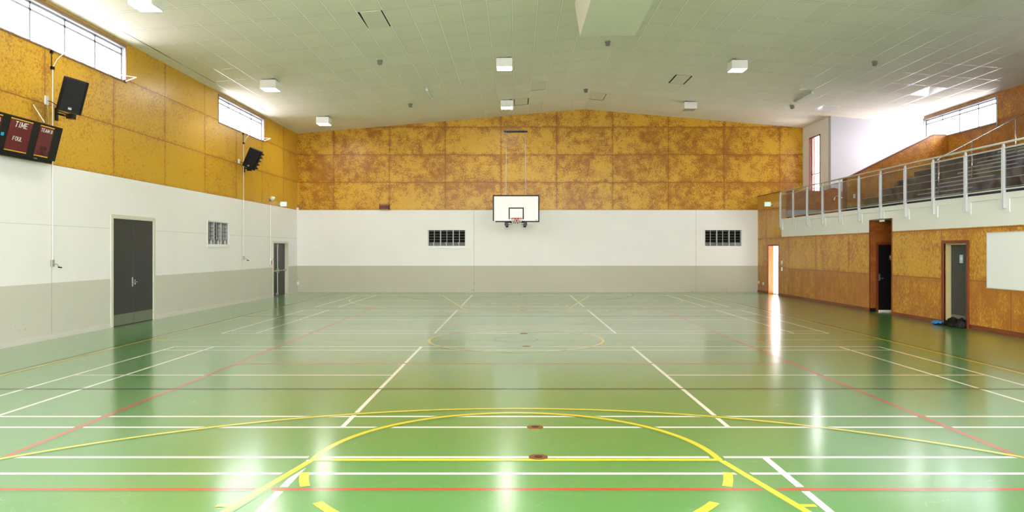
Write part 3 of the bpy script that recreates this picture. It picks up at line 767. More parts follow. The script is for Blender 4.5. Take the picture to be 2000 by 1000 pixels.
# ------------------------------------------------------------------ gallery balustrade
bal = thing('glass_balustrade', (XR-.03, 20, 3.08), 'long grey metal balustrade with glass panels along the gallery edge', 'railing')
PY = [27.93-1.278*k for k in range(22)]
xp = XR-.052
def post(y):
    mb = MB(); mb.box(xp-.03, xp+.03, y-.035, y-.025, 2.74, 4.05); mb.box(xp-.03, xp+.03, y+.025, y+.035, 2.74, 4.05)
    mb.box(xp-.010, xp+.010, y-.025, y+.025, 2.74, 4.05)
    mb.prism([(y-.032, 4.05), (y+.032, 4.05), (y+.012, 4.13), (y-.012, 4.13)], 'x', xp-.02, xp+.02)
    return mb
p0 = post(PY[0]).build('post', 'alu', bal, bevel=.002)
base_loc = p0.location.copy()
for y in PY[1:]:
    c = p0.copy(); C.objects.link(c); c.parent = bal; c.location = base_loc+Vector((0, y-PY[0], 0))
    for ch in []: pass
mb = MB(); mb.tube([(xp, PY[0]+.04, 4.155), (xp, PY[-1]-.04, 4.155)], .024, 14); mb.build('handrail', 'rail', bal, smooth=True)
mb = MB(); mb.tube([(xp, PY[0], 4.035), (xp, PY[-1], 4.035)], .013, 10); mb.build('top_rail', 'rail', bal, smooth=True)
mb = MB(); mb.tube([(xp, PY[0], 3.15), (xp, PY[-1], 3.15)], .015, 10); mb.build('bottom_rail', 'rail', bal, smooth=True)
g0 = None
for a, b in zip(PY, PY[1:]):
    if g0 is None:
        g0 = MB().box(xp-.004, xp+.004, b+.05, a-.05, 3.17, 4.02).build('glass_panel', 'bglass', bal); gl = g0.location.copy()
    else:
        c = g0.copy(); C.objects.link(c); c.parent = bal; c.location = gl+Vector((0, a-PY[0], 0))
# flashing strip with a tab at each post
mb = MB(); mb.box(XR-.020, XR+.22, YN+.05, YF, 2.955, 3.085)
for y in PY: mb.box(XR-.020, XR-.0, max(YN+.06, y-.13), min(y+.13, YF-.001), 2.66, 2.955)
struct(mb.build('trim_6', 'fascia'))

# ------------------------------------------------------------------ tiered seating
ts = thing('tiered_seating', (12, 15, 3.05), 'charcoal carpeted seating tiers stepping up to the outer wall', 'seating')
T0, TR, TH = 11.95, .61, .325
A0, A1 = 18.9, 21.4
YE = 0.5
for k in range(6):
    x0 = T0+TR*k; x1 = XO-.01 if k == 5 else x0+TR
    tier = MB().box(x0, x1, YE, YP-.008, 3.05, 3.38+TH*k).build('tier', 'carpet', ts)
    MB().box(x0-.012, x0+.05, YE, YP-.01, 3.38+TH*k-.012, 3.38+TH*k+.004).build('nosing', 'nosing', tier)
def aisle(a0, a1):
    for k in range(6):
        x0 = T0+TR*k
        sp = MB().box(x0-TR/2, x0-.013, a0, a1, 3.05+TH*k, 3.05+TH*k+TH/2+.0).build('aisle_step', 'carpet_blue', ts)
        MB().box(x0-TR/2-.014, x0-TR/2+.05, a0, a1, 3.05+TH*k+TH/2-.02, 3.05+TH*k+TH/2+.006).build('nosing', 'nosing', sp)
        MB().box(x0-.016, x0+.055, a0, a1, 3.38+TH*k-.02, 3.38+TH*k+.008).build('nosing', 'nosing', sp)
aisle(A0, A1); aisle(8.6, 11.1)
hr = thing('stair_handrail', (12.0, 20.0, 3.38), 'polished steel handrail climbing the middle of the seating aisle', 'handrail')
pts = [(12.0, 20.0, 4.38)] + [(12.0+t*3.3, 20.0, 4.42+t*3.3*.53) for t in (0.02, .33, .66, 1)]
mb = MB()
for dz in (0,): mb.tube(pts, .024, 12)
mb.build('rail', 'chrome', hr, smooth=True)
for x, zb, zt in ((12.05, 3.38, 4.43), (13.0, 3.70, 4.93), (14.25, 4.35, 5.59)):
    MB().tube([(x, 20.0, zb), (x, 20.0, zt)], .021, 12).build('post', 'chrome', hr, smooth=True)
# small S-shaped handrail on the stair dado
hr = thing('wall_handrail', (12.6, YW-.1, 3.9), 'short curved steel handrail on the brown board wall by the stair', 'handrail')
yy = YW-.13
mb = MB(); mb.tube([(12.62, yy, 3.75), (12.62, yy, 3.86), (12.66, yy, 3.95), (12.75, yy, 3.99), (12.85, yy, 3.96), (12.98, yy, 3.88), (13.15, yy, 3.86)], .022, 10)
mb.build('rail', 'chrome', hr, smooth=True)
mb = MB(); mb.tube([(12.75, YW-.06, 3.92), (12.75, yy, 3.97)], .008, 6); mb.build('bracket', 'steel', hr); MB().tube([(13.1, YW-.06, 3.8), (13.1, yy, 3.85)], .008, 6).build('bracket', 'steel', hr)
o = MB().box(12.18, 12.26, YP-.012, YP, 3.72, 3.86).build('light_switch', 'plast', bevel=.003)
tag(o, 'white switch plate at the low end of the board parapet', 'switch')

# ------------------------------------------------------------------ basketball goal
YG = 27.15
bg_ = thing('basketball_goal', (0, YB, 3.0), 'wall mounted basketball backboard with net on the far wall', 'basketball hoop')
bd = MB().box(-.9, .9, YG, YG+.03, 2.93, 3.97).build('backboard', 'board', bg_)
mb = MB(); yf = YG-.004
for x0, x1, z0, z1 in ((-.9, .9, 3.925, 3.975), (-.9, .9, 2.925, 2.972), (-.902, -.855, 2.972, 3.925), (.855, .902, 2.972, 3.925)): mb.box(x0, x1, yf-.012, YG+.032, z0, z1)
mb.build('border', 'black', bd)
mb = MB()
for x0, x1, z0, z1 in ((-.29, .30, 3.445, 3.49), (-.29, -.245, 3.04, 3.445), (.255, .30, 3.04, 3.445)): mb.box(x0, x1, yf-.002, YG, z0, z1)
mb.build('target_square', 'black', bd)
MB().box(-.90, -.80, yf-.018, yf-.012, 2.93, 2.965).build('sticker', 'ltr', bd)
MB().box(.73, .83, yf-.001, YG, 2.995, 3.010).build('maker_mark', 'sensor', bd)
rc = Vector((.02, YG-.40, 3.055))
mb = MB(); mb.tube([(rc.x+.228*math.cos(a), rc.y+.228*math.sin(a), rc.z) for a in [2*PI*i/40 for i in range(40)]], .011, 8, closed=True)
mb.tube([(rc.x-.09, YG, rc.z-.05), (rc.x-.10, rc.y+.20, rc.z)], .009, 6); mb.tube([(rc.x+.09, YG, rc.z-.05), (rc.x+.10, rc.y+.20, rc.z)], .009, 6)
mb.box(rc.x-.09, rc.x+.09, YG-.02, YG, rc.z-.13, rc.z+.02); mb.box(rc.x-.07, rc.x+.07, YG-.17, YG-.02, rc.z-.012, rc.z+.008)
mb.prism([(-.055+rc.x, rc.z-.01), (.055+rc.x, rc.z-.01), (rc.x, rc.z-.10)], 'y', YG-.18, YG-.17)
mb.build('rim', 'rim', bg_, smooth=False)
mb = MB(); NS = 12; lv = [(0, .225), (.09, .20), (.18, .165), (.27, .135), (.35, .115), (.42, .10)]
for s in (1, -1):
    for i in range(NS):
        pts = []
        for k, (dz, r) in enumerate(lv):
            a = 2*PI*(i + s*k*.5)/NS; pts.append((rc.x+r*math.cos(a), rc.y+r*math.sin(a), rc.z-dz))
        mb.tube(pts, .0055, 5)
mb.build('net', 'net', bg_)
mb = MB()
for x in (-.40, .38):
    mb.box(x-.045, x+.045, YG+.03, YG+.09, 2.79, 3.10)
    mb.tube([(x, YG+.06, 2.90), (x, YB-.02, 2.93)], .030, 8)
    mb.tube([(x, YG+.06, 3.6), (x, YB-.02, 3.6)], .020, 8)
    mb.box(x-.06, x+.06, YB-.03, YB-.001, 2.84, 3.02); mb.box(x-.06, x+.06, YB-.03, YB-.001, 3.52, 3.68)
mb.tube([(-.40, YG+.06, 2.92), (.38, YG+.06, 2.92)], .022, 8); mb.tube([(-.40, YG+.1, 3.7), (.38, YG+.1, 3.7)], .02, 8)
mb.tube([(-.40, YG+.1, 2.94), (.38, YB-.05, 2.95)], .014, 6); mb.tube([(.38, YG+.1, 2.94), (-.40, YB-.05, 2.95)], .014, 6)
mb.build('support_arm', 'black_m', bg_)
MB().box(-.53, .50, YB-.06, YB-.001, 6.99, 7.065).build('wall_bar', 'black_m', bg_, bevel=.006)
for x0, x1 in ((-.42, -.40), (.40, .38)):
    MB().tube([(x0, YB-.05, 7.02), (x1, YG+.06, 3.95)], .011, 8).build('stay_rod', 'alu', bg_)

# ------------------------------------------------------------------ lettering
GL = {'T': [(0, 1, .7, 1), (.35, 0, .35, 1)], 'I': [(.15, 0, .15, 1)], 'M': [(0, 0, 0, 1), (0, 1, .4, .2), (.4, .2, .8, 1), (.8, 1, .8, 0)],
      'E': [(0, 0, 0, 1), (0, 1, .6, 1), (0, .5, .45, .5), (0, 0, .6, 0)], 'A': [(0, 0, .35, 1), (.35, 1, .7, 0), (.14, .38, .56, .38)],
      'B': [(0, 0, 0, 1), (0, 1, .42, 1), (.42, 1, .55, .78), (.55, .78, .42, .53), (0, .53, .42, .53), (.42, .53, .6, .27), (.6, .27, .45, 0), (.45, 0, 0, 0)],
      'F': [(0, 0, 0, 1), (0, 1, .6, 1), (0, .5, .45, .5)], 'L': [(0, 0, 0, 1), (0, 0, .55, 0)],
      'O': [(.2, 0, 0, .3), (0, .3, 0, .7), (0, .7, .2, 1), (.2, 1, .45, 1), (.45, 1, .65, .7), (.65, .7, .65, .3), (.65, .3, .45, 0), (.45, 0, .2, 0)],
      'U': [(0, 1, 0, .25), (0, .25, .2, 0), (.2, 0, .42, 0), (.42, 0, .62, .25), (.62, .25, .62, 1)],
      'S': [(.58, .85, .4, 1), (.4, 1, .15, 1), (.15, 1, 0, .8), (0, .8, .1, .58), (.1, .58, .5, .42), (.5, .42, .6, .2), (.6, .2, .42, 0), (.42, 0, .15, 0), (.15, 0, 0, .15)],
      '-': [(.05, .45, .4, .45)], ' ': []}
GW = {'I': .3, 'M': .8, ' ': .2, '-': .45, 'T': .7, 'A': .7, 'O': .65, 'L': .58, 'E': .6, 'B': .6, 'F': .6, 'U': .62, 'S': .6}
FEET = {'T': [(.35, 0)], 'I': [(.15, 0), (.15, 1)], 'M': [(0, 0), (.8, 0), (0, 1), (.8, 1)], 'E': [(0, 0), (0, 1)], 'A': [(0, 0), (.7, 0)], 'B': [(0, 0), (0, 1)], 'F': [(0, 0), (0, 1)], 'L': [(0, 1), (0, 0)], 'U': [(0, 1), (.62, 1)]}
def text(mb, s, cx, cz_, h, y, wt=.115, gap=.32, slab=True, slant=0.0, depth=.002):
    tot = sum(GW[c] for c in s)+gap*(len(s)-1); x = -tot/2
    def seg(a, b, c, d_, wt):
        p, q = Vector((a, b)), Vector((c, d_)); t = (q-p).normalized(); n = Vector((-t.y, t.x))*wt/2; p -= t*wt*.3; q += t*wt*.3
        vs = []
        for yy in (y, y-depth):
            for v in (p+n, q+n, q-n, p-n):
                vs.append((cx+(v.x+slant*(v.y-.5))*h, yy, cz_+(v.y-.5)*h))
        mb.add(vs, [(0, 1, 2, 3), (7, 6, 5, 4), (0, 4, 5, 1), (1, 5, 6, 2), (2, 6, 7, 3), (3, 7, 4, 0)])
    for c in s:
        for a, b, c2, d2 in GL[c]: seg(x+a, b, x+c2, d2, wt)
        if slab:
            for a, b in FEET.get(c, []): seg(x+a-.12, b, x+a+.12, b, wt*.6)
        x += GW[c]+gap
# ------------------------------------------------------------------ scoreboard
sb = thing('scoreboard', (-9.28, 13.06, 3.97), 'black and maroon electronic scoreboard reading TIME and TEAM B', 'scoreboard', rot=(math.radians(14), 0, PI/2))
Wd, Hh, Dd = 1.155, .345, .075
MB().box(-Wd, Wd, -.02, Dd, -Hh, Hh).build('case', 'black', sb, local=True, bevel=.006)
MB().box(-Wd, Wd-.05, .0, Dd+.05, -Hh-.06, -Hh).build('bottom_ledge', 'black', sb, local=True)
for nm, x0, x1 in (('TEAM A', -.9, -.5), ('TIME', -.29, .29), ('TEAM B', .5, .9)):
    pn = MB().box(x0, x1, -.024, -.02, -.30, .30).build('display_panel', 'score_red', sb, local=True)
    MB().box(x0, x1, -.026, -.02, .285, .302).build('yellow_stripe', 'score_yel', pn, local=True); MB().box(x0, x1, -.026, -.02, -.302, -.285).build('yellow_stripe', 'score_yel', pn, local=True)
    mb = MB()
    if nm == 'TIME': text(mb, 'FOUL', -.02, -.06, .07, -.026, slant=.1); mb.build('lettering', 'ltr', pn, local=True); mb = MB(); text(mb, nm, 0, .205, .095, -.026, slant=.15)
    else: text(mb, nm, (x0+x1)/2, .215, .062, -.026, slant=.15)
    mb.build('lettering', 'ltr', pn, local=True)
    if nm == 'TEAM B':
        mb = MB(); text(mb, 'SUB', .72, -.13, .075, -.026, slab=False, wt=.13); text(mb, 'T-OUT', .70, -.235, .072, -.026, slab=False, wt=.13, gap=.22); mb.build('lettering', 'ltr_dk', pn, local=True)
MB().box(-.44, -.37, -.022, -.02, -.06, .0).build('sticker', 'cyan', sb, local=True)
MB().box(.55, .63, -.02, .0, -Hh-.02, -Hh+.0).build('connector', 'steel', sb, local=True)
MB().tube([(-9.57, 13.9, 4.72), (-9.20, 13.68, 4.33)], .009, 6).build('stay_rod', 'plast', None)
sr = D.objects['stay_rod.002'] if 'stay_rod.002' in D.objects else D.objects['stay_rod']
tag(sr, 'thin white rod from the board wall down to the scoreboard top', 'rod'); sr.name = 'support_rod'

# ------------------------------------------------------------------ loudspeakers
def speaker(loc, rot, lab, knobs=False):
    t = thing('loudspeaker', loc, lab, 'speaker', rot=rot)
    w2, h2, dp = .225, .345, .36
    poly = [(-w2, -.10), (-w2+.05, -.15), (w2-.05, -.15), (w2, -.10), (w2-.06, .2), (-w2+.06, .2)]
    MB().prism(poly, 'z', -h2, h2).build('cabinet', 'black', t, local=True, bevel=.012)
    MB().prism([(-w2+.02, -.13), (-w2+.055, -.158), (w2-.055, -.158), (w2-.02, -.13)], 'z', -h2+.03, h2-.03).build('grille', 'black_fab', t, local=True, bevel=.004)
    mb = MB(); mb.box(-.03, .03, -.1605, -.158, -h2+.06, -h2+.065); mb.box(-.03, .03, -.1605, -.158, -h2+.07, -h2+.085); mb.box(-.03, .03, -.1605, -.158, -h2+.10, -h2+.104)
    mb.build('badge', 'steel', t, local=True)
    if knobs:
        mb = MB()
        for k in range(5): mb.box(w2-.10, w2-.01, .10, .24, -h2+.06+.13*k, -h2+.11+.13*k)
        mb.build('cooling_fin', 'black_m', t, local=True)
    return t
s = speaker((-9.02, 14.25, 4.97), (math.radians(10), math.radians(11), math.radians(40)), 'nearer black loudspeaker, tilted on a wall bracket above the scoreboard')
s = speaker((-9.02, 24.05, 4.97), (math.radians(4), math.radians(24), math.radians(4)), 'farther black loudspeaker, tilted on a bracket below the small window', True)
def bracket(y, z, x1, lab, dy=.3):
    t = thing('speaker_bracket', (XL, y, z), lab, 'bracket')
    MB().box(XL, XL+.03, y-.04, y+.04, z-.13, z+.13).build('wall_plate', 'black_m', t)
    mb = MB(); mb.tube([(XL+.02, y, z+.02), (XL+.18, y, z-.02), (x1, y-dy, z-.12)], .022, 8); mb.tube([(XL+.02, y, z+.08), (x1-.1, y-dy*.8, z-.04)], .015, 8); mb.box(x1-.06, x1+.06, y-dy-.06, y-dy+.08, z-.15, z-.05)
    mb.build('arm', 'black_m', t); return t
bracket(14.60, 4.66, -9.08, 'black wall bracket holding the nearer loudspeaker')
bracket(24.70, 4.71, -9.16, 'black wall bracket holding the farther loudspeaker', .62)
def outlet(nm, x0, x1, y0, y1, z0, z1, lab, cat, mat='plast'):
    o = MB().box(x0, x1, y0, y1, z0, z1).build(nm, mat, bevel=.004); return tag(o, lab, cat)
o = outlet('wall_socket', XL, XL+.03, 14.24, 14.34, 4.80, 4.98, 'white socket left of the nearer loudspeaker', 'socket')
MB().tube([(XL+.03, 14.30, 4.88), (XL+.08, 14.36, 4.87), (XL+.15, 14.5, 4.78), (XL+.25, 14.5, 4.72)], .007, 6).build('plug_cable', 'black', o)
MB().tube([(XL+.02, 14.31, 4.80), (XL+.012, 14.36, 4.45), (XL+.012, 14.42, 4.3)], .006, 6).build('cord', 'olive', o)
outlet('wall_socket', XL, XL+.03, 14.72, 14.80, 4.78, 4.96, 'white socket plate just behind the nearer loudspeaker', 'socket')
o = outlet('wall_socket', XL, XL+.03, 24.16, 24.28, 4.84, 4.98, 'white socket left of the farther loudspeaker', 'socket')
MB().tube([(XL+.03, 24.24, 4.90), (XL+.1, 24.4, 4.86), (XL+.2, 24.6, 4.70)], .008, 6).build('plug_cable', 'black', o)

# ------------------------------------------------------------------ window winders
def winder(y, yw, lab):
    t = thing('window_winder', (XL, y, 1.5), lab, 'window winder')
    MB().tube([(XL+.018, y, 1.60), (XL+.018, y, 5.62)], .010, 8).build('conduit', 'plast', t)
    mb = MB(); mb.tube([(XL+.03, y, 5.62), (XL+.10, y+.02, 5.78), (XL+.20, yw-.1, 6.00), (XL+.22, yw, 6.03)], .007, 6); mb.build('linkage', 'plast', t)
    mb = MB(); mb.tube([(XL+.02, y-.03, 5.60), (XL+.02, y-.03, 5.90)], .009, 6); mb.box(XL, XL+.04, y-.06, y-.01, 5.88, 5.95); mb.box(XL, XL+.05, y-.05, y+.02, 5.56, 5.62); mb.build('guide', 'black_m', t)
    MB().box(XL, XL+.045, y-.05, y+.03, 1.50, 1.64).build('gearbox', 'steel', t, bevel=.006)
    mb = MB(); mb.tube([(XL+.045, y, 1.56), (XL+.12, y, 1.54), (XL+.13, y+.03, 1.49)], .008, 6); mb.build('crank', 'steel', t)
    MB().tube([(XL+.12, y+.02, 1.485), (XL+.19, y+.03, 1.475)], .013, 8).build('knob', 'black', t)
winder(14.47, 14.75, 'window winder with crank at the left, rod running up behind the scoreboard')
winder(24.62, 24.95, 'window winder right of the louvre, rod running up to the farther window')
def stay(x, s, y, lab):
    t = thing('window_stay', (x, y, WZ0), lab, 'window stay')
    mb = MB(); mb.tube([(x, y-.30, WZ0+.08), (x-s*.30, y+.02, WZ0+.09), (x-s*.03, y+.02, WZ0-.01)], .012, 6); mb.build('arm', 'plast', t)
    MB().box(min(x, x-s*.04), max(x, x-s*.04), y-.02, y+.05, WZ0-.03, WZ0+.02).build('clip', 'black_m', t)
stay(XL, -1, 17.12, 'white folding stay at the right corner of the nearer left window')
stay(XL, -1, 26.5, 'white folding stay at the right corner of the small left window')
stay(XO, 1, 26.78, 'white folding stay at the left corner of the gallery window')
t = thing('blind_rod', (XO-.05, 22.6, 5.8), 'grey rod with an end cap hanging right of the gallery window', 'rod')
MB().tube([(XO-.04, 22.62, 5.86), (XO-.04, 22.62, 6.82)], .014, 8).build('rod', 'steel', t)
MB().lathe([(.03, 0), (.04, .03), (.025, .09), (.015, .12)], (XO-.04, 22.62, 5.78), 12).build('end_cap', 'sensor', t)

# ------------------------------------------------------------------ small wall fittings
def exit_sign(loc, lab, flip=1):
    t = thing('exit_sign', loc, lab, 'exit sign')
    x, y, z = loc
    MB().box(x-.13, x+.13, y, y+.05, z-.095, z+.095).build('case', 'lamp_case', t, bevel=.006)
    MB().box(x-.122, x+.122, y-.003, y, z-.085, z+.085).build('face', 'exit_g', t)
    mb = MB(); f = y-.005
    # white doorway and running figure, arrow
    mb.box(x-.01, x+.045, f, y-.003, z-.065, z+.065)
    mb.tube([(x-.055, f, z+.045), (x-.054, f, z+.045)], .012, 8)
    for a, b in (((-.06, .03), (-.075, -.01)), ((-.075, -.01), (-.05, -.03)), ((-.05, -.03), (-.055, -.06)), ((-.075, -.01), (-.10, -.045)), ((-.062, .025), (-.035, .0)), ((-.062, .025), (-.095, .02)), ((.06, 0), (.105, 0)), ((.085, .025), (.105, 0)), ((.085, -.025), (.105, 0))):
        mb.tube([(x+a[0], f, z+a[1]), (x+b[0], f, z+b[1])], .006, 6)
    mb.build('symbol', 'exit_w', t)
    MB().box(min(x+flip*.13, x+flip*.19), max(x+flip*.13, x+flip*.19), y+.01, y+.04, z-.02, z+.02).build('wall_arm', 'plast', t)
exit_sign((-9.39, 28.3, 3.70), 'green exit sign standing out from the left wall', -1)
exit_sign((10.39, 28.95, 3.74), 'green exit sign standing out from the board wall at the right', 1)
t = thing('siren_horn', (XL, 27.25, 3.83), 'small white horn on a bracket, low on the left board wall', 'siren')
mb = MB(); R = Matrix.Translation((XL+.13, 27.25, 3.86)) @ Matrix.Rotation(math.radians(100), 4, 'X'); mb.lathe([(.03, -.12), (.055, -.10), (.055, -.02), (.045, .0), (.085, .09), (.085, .10)], (0, 0, 0), 16, mat=R); mb.build('horn', 'plast', t, smooth=True)
mb = MB(); mb.box(XL, XL+.05, 27.20, 27.30, 3.74, 3.84); mb.tube([(XL+.04, 27.25, 3.79), (XL+.13, 27.25, 3.84)], .012, 6); mb.build('bracket', 'sensor', t)
t = thing('fire_alarm_point', (XL, 27.36, 1.4), 'red and white fire alarm point beside the exit door with conduit above', 'fire alarm')
MB().box(XL+.001, XL+.05, 27.26, 27.56, 1.26, 1.51).build('case', 'plast', t, bevel=.005)
mb = MB(); mb.box(XL+.05, XL+.056, 27.28, 27.38, 1.29, 1.44); mb.box(XL+.05, XL+.056, 27.42, 27.54, 1.47, 1.495); mb.build('red_face', 'red', t)
MB().tube([(XL+.012, 27.33, 1.5), (XL+.012, 27.33, 3.58)], .010, 8).build('conduit', 'white_trim', t)
t = thing('shot_clock', (-5.75, YB, 3.73), 'small black and red clock box on the seam of the far wall', 'clock')
MB().box(-5.97, -5.53, YB-.09, YB, 3.60, 3.85).build('case', 'black', t, bevel=.004)
MB().box(-5.94, -5.56, YB-.093, YB-.09, 3.64, 3.81).build('display_panel', 'score_red', t)
mb = MB(); mb.box(-5.95, -5.55, YB-.095, YB-.09, 3.81, 3.825); mb.box(-5.95, -5.55, YB-.095, YB-.09, 3.62, 3.635); mb.build('yellow_stripe', 'score_yel', t)
outlet('corner_sensor', XL+.0, XL+.08, YB-.1, YB, 3.60, 3.70, 'tiny white box in the far left corner where boards meet paint', 'sensor')
outlet('wall_socket', XL, XL+.09, YB-.05, YB, .34, .46, 'white socket low in the far left corner', 'socket')
outlet('light_switch', XR-.015, XR, 27.85, 27.97, 1.28, 1.42, 'white switch right of the bright doorway, upper of two', 'switch')
outlet('light_switch', XR-.015, XR, 27.85, 27.97, 1.02, 1.16, 'white switch right of the bright doorway, lower of two', 'switch')
outlet('wall_socket', XR-.02, XR, 30.50, 30.60, .38, .50, 'low white socket nearest the far right corner', 'socket')
outlet('wall_socket', XR-.02, XR, 29.95, 30.07, .35, .47, 'low white socket left of the bright doorway', 'socket')
t = thing('whiteboard', (XR, 14.3, 1), 'large plain whiteboard on the board wall at the right edge', 'whiteboard')
MB().box(XR-.012, XR-.001, 12.16, 15.74, 1.0, 2.22).build('writing_surface', 'wb', t)
mb = MB(); mb.box(XR-.02, XR-.001, 15.725, 15.75, .985, 2.235); mb.box(XR-.02, XR-.001, 12.15, 15.725, 2.215, 2.235); mb.box(XR-.02, XR-.001, 12.15, 15.725, .985, 1.003); mb.box(XR-.02, XR-.001, 12.14, 12.16, .985, 2.235)
mb.build('edge_trim', 'alu', t)

# ------------------------------------------------------------------ ceiling fittings
def lamp(x, y, on=True, lab=''):
    z = cz(x)
    t = thing('ceiling_lamp', (x, y, z), lab, 'ceiling light', 'square high bay ceiling lights')
    h = .215; q = h+.03
    mb = MB(); z0, z1 = z-.03-h, z-.03
    mb.box(x-q, x+q, y-q, y-q+.02, z0-.05, z1); mb.box(x-q, x+q, y+q-.02, y+q, z0-.05, z1)
    mb.box(x-q, x-q+.02, y-q+.02, y+q-.02, z0-.05, z1); mb.box(x+q-.02, x+q, y-q+.02, y+q-.02, z0-.05, z1)
    mb.box(x-q, x+q, y-q, y+q, z1-.012, z1)
    mb.build('housing', 'lamp_case', t, bevel=.006)
    MB().box(x-q+.03, x+q-.03, y-q+.03, y+q-.03, z0-.052, z0-.042).build('diffuser', 'lamp_on' if on else 'lamp_off', t)
    mb = MB(); mb.box(x-.2, x-.1, y-.2, y+.2, z1, z+.02); mb.box(x+.1, x+.2, y-.2, y+.2, z1, z+.02); mb.build('mounting_rail', 'sensor', t)
    return t
lamp(-7.6, 14.4, True, 'lit square ceiling light nearest the big left window')
lamp(-7.62, 21.75, True, 'lit square ceiling light above the farther loudspeaker, middle of the left row')
lamp(-7.60, 27.75, True, 'lit square ceiling light in the far left corner')
lamp(-.36, 21.6, True, 'lit square ceiling light, larger of the two in the centre row')
lamp(-.36, 27.6, True, 'lit square ceiling light just in front of the far wall above the goal')
lamp(6.83, 21.65, True, 'lit square ceiling light wholly in view on the middle of the right slope')
lamp(6.84, 27.7, False, 'unlit square ceiling light on the far right slope')
lamp(9.62, 14.52, True, 'lit square ceiling light just cut off by the top edge, upper right')
def detector(x, y, lab):
    z = cz(x)
    t = thing('smoke_detector', (x, y, z), lab, 'smoke detector', 'grey detectors on the ceiling')
    mb = MB(); mb.lathe([(.03, -.13), (.065, -.12), (.07, -.06), (.055, -.05), (.085, -.03), (.085, .01)], (x, y, z), 16); mb.build('head', 'sensor', t, smooth=True)
    mb = MB(); mb.lathe([(.0, -.137), (.03, -.135), (.03, -.128), (.0, -.125)], (x, y, z), 12); mb.box(x-.07, x+.07, y-.09, y-.07, z-.10, z-.075); mb.build('cage', 'alu_dark', t)
detector(-4.0, 20.6, 'grey ceiling detector below the slipped tile at upper left')
detector(-4.02, 26.7, 'grey ceiling detector farther back on the left slope, beside the short tube light')
detector(2.70, 20.67, 'grey ceiling detector just beyond the hanging duct')
detector(2.66, 26.76, 'grey ceiling detector near the roof ridge by the far wall')
detector(10.5, 20.53, 'grey ceiling detector on the right slope, nearer one')
detector(10.53, 26.76, 'grey ceiling detector on the far right slope beside the tube light')
def batten(x, y0, y1, lab):
    z = cz(x); t = thing('tube_light', (x, (y0+y1)/2, z), lab, 'tube light')
    MB().box(x-.05, x+.05, y0, y1, z-.06, z-.005).build('batten', 'alu', t, bevel=.004)
    MB().tube([(x, y0+.05, z-.085), (x, y1-.05, z-.085)], .025, 12).build('tube', 'plast', t, smooth=True)
    mb = MB(); mb.box(x-.04, x+.04, y0, y0+.05, z-.115, z-.06); mb.box(x-.04, x+.04, y1-.05, y1, z-.115, z-.06); mb.build('end_cap', 'plast', t)
batten(-3.10, 24.35, 25.85, 'short unlit tube light on the left slope of the ceiling')
batten(10.28, 24.3, 25.9, 'unlit tube light on the right slope of the ceiling')
def disc(x, y, lab):
    z = cz(x); o = MB().lathe([(.11, -.02), (.13, -.012), (.13, .012)], (x, y, z), 20).build('ceiling_disc', 'plast'); tag(o, lab, 'ceiling disc')
disc(-2.77, 24.4, 'small flat white disc beside the left tube light'); disc(9.95, 24.33, 'small flat white disc beside the right tube light')
# tiles that have slipped in the grid, showing the dark void
def slipped(ix, y0, tilt, lab, shift=(0, 0), full=True):
    x0 = XRIDGE+.61*ix; x1 = x0+.61; y1 = y0+1.22
    t = thing('slipped_ceiling_tile', ((x0+x1)/2, (y0+y1)/2, cz((x0+x1)/2)), lab, 'ceiling tile')
    e = .016
    zz = lambda x: cz(x)
    mb = MB(); mb.add([(x0+e, y0+e, zz(x0+e)-.003), (x1-e, y0+e, zz(x1-e)-.003), (x1-e, y1-e, zz(x1-e)-.003), (x0+e, y1-e, zz(x0+e)-.003), (x0+e, y0+e, zz(x0+e)+.02), (x1-e, y0+e, zz(x1-e)+.02), (x1-e, y1-e, zz(x1-e)+.02), (x0+e, y1-e, zz(x0+e)+.02)],
                      [(0, 1, 2, 3), (4, 5, 6, 7), (0, 1, 5, 4), (1, 2, 6, 5), (2, 3, 7, 6), (3, 0, 4, 7)]); mb.build('void', 'gap', t)
    a, b, c_, d_ = tilt   # gap left, right, near, far
    X0, X1, Y0, Y1 = x0+e+a, x1-e-b, y0+e+c_, y1-e-d_
    sk1, sk2 = shift
    P = [(X0, Y0), (X1, Y0+sk1), (X1+0, Y1), (X0+sk2, Y1)]
    mb = MB(); mb.add([(p[0], p[1], zz(p[0])-.012) for p in P]+[(p[0], p[1], zz(p[0])-.004) for p in P], [(0, 1, 2, 3), (4, 5, 6, 7), (0, 1, 5, 4), (1, 2, 6, 5), (2, 3, 7, 6), (3, 0, 4, 7)]); mb.build('tile', 'tile_loose', t)
slipped(-11, 16.48, (.06, .03, .0, .03), 'slipped ceiling tile with dark slots at its sides, upper left', (0, -.04))
slipped(4, 23.8, (.05, .06, .0, .05), 'slipped ceiling tile with dark edges on the right slope, near the lit lamp')
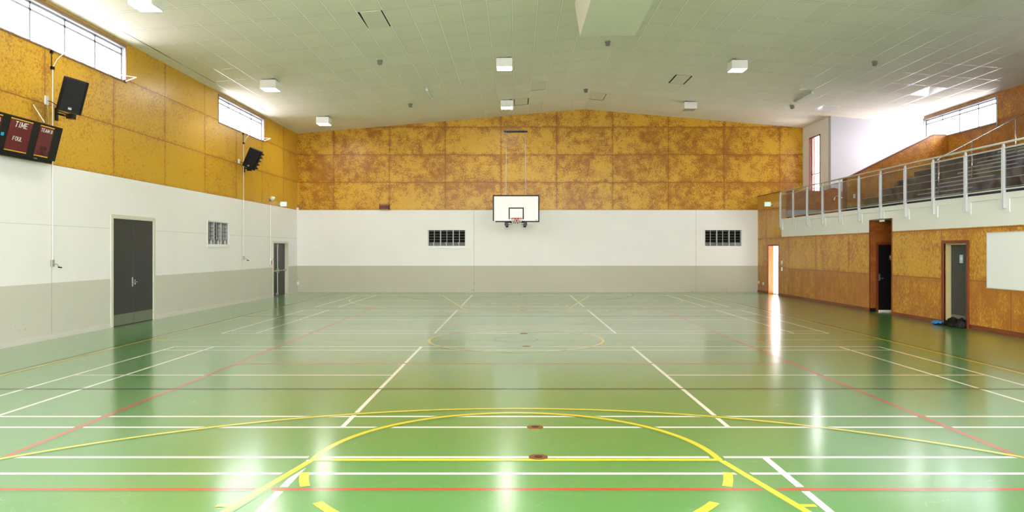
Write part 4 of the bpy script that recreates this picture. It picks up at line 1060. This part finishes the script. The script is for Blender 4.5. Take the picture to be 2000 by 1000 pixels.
slipped(0, 27.46, (.0, .03, .0, .10), 'slipped ceiling tile at the ridge next to the far wall')
slipped(-5, 27.46, (.02, .04, .0, .10), 'slipped ceiling tile right of the far centre lamp')
slipped(-4, 25.02, (.0, .0, .0, .08), 'slipped ceiling tile with one dark edge, between centre lamp and ridge')
def gloss(ix, y0, lab):
    x0 = XRIDGE+.61*ix+.016; x1 = x0+.578; y0 += .016; y1 = y0+1.188
    P = [(x0, y0), (x1, y0), (x1, y1), (x0, y1)]
    mb = MB(); mb.add([(p[0], p[1], cz(p[0])-.006) for p in P]+[(p[0], p[1], cz(p[0])+.01) for p in P], [(0, 1, 2, 3), (4, 5, 6, 7), (0, 1, 5, 4), (1, 2, 6, 5), (2, 3, 7, 6), (3, 0, 4, 7)])
    tag(mb.build('ceiling_light_panel', 'gloss_panel'), lab, 'ceiling panel')
gloss(14, 26.24, 'glossy white ceiling panel over the stair end of the gallery')
gloss(17, 22.58, 'glossy white ceiling panel above the gallery window')
gloss(19, 27.0-.76, 'glossy white ceiling panel in the far gallery corner')
# dark open joint along the first ceiling tee by the left wall
mb = MB()
def jz(x): return cz(x)-.004
for a, b, w_ in ((16.4, 19.6, .024), (19.6, 22.2, .018), (23.0, 24.0, .010), (25.0, 26.0, .010)):
    x0 = -9.24+.014; mb.add([(x0, a, jz(x0)), (x0+w_, (a+b)/2, jz(x0+w_)), (x0, b, jz(x0)), (x0, a, jz(x0)+.01), (x0+w_, (a+b)/2, jz(x0)+.01), (x0, b, jz(x0)+.01)], [(0, 1, 2), (3, 4, 5), (0, 1, 4, 3), (1, 2, 5, 4), (2, 0, 3, 5)])
struct(mb.build('trim_7', 'gap'))
# hanging duct
pts = [(-1.0, 6.64), (15.71, 6.64), (17.2, 7.9), (-1.0, 8.0)]
o = MB().prism([(9.5, 6.64), (15.71, 6.64), (17.18, 7.87), (9.5, 7.87)], 'x', 1.433, 2.66).build('ceiling_duct', 'duct')
tag(o, 'boxy pale duct hanging from the ridge of the ceiling', 'duct')
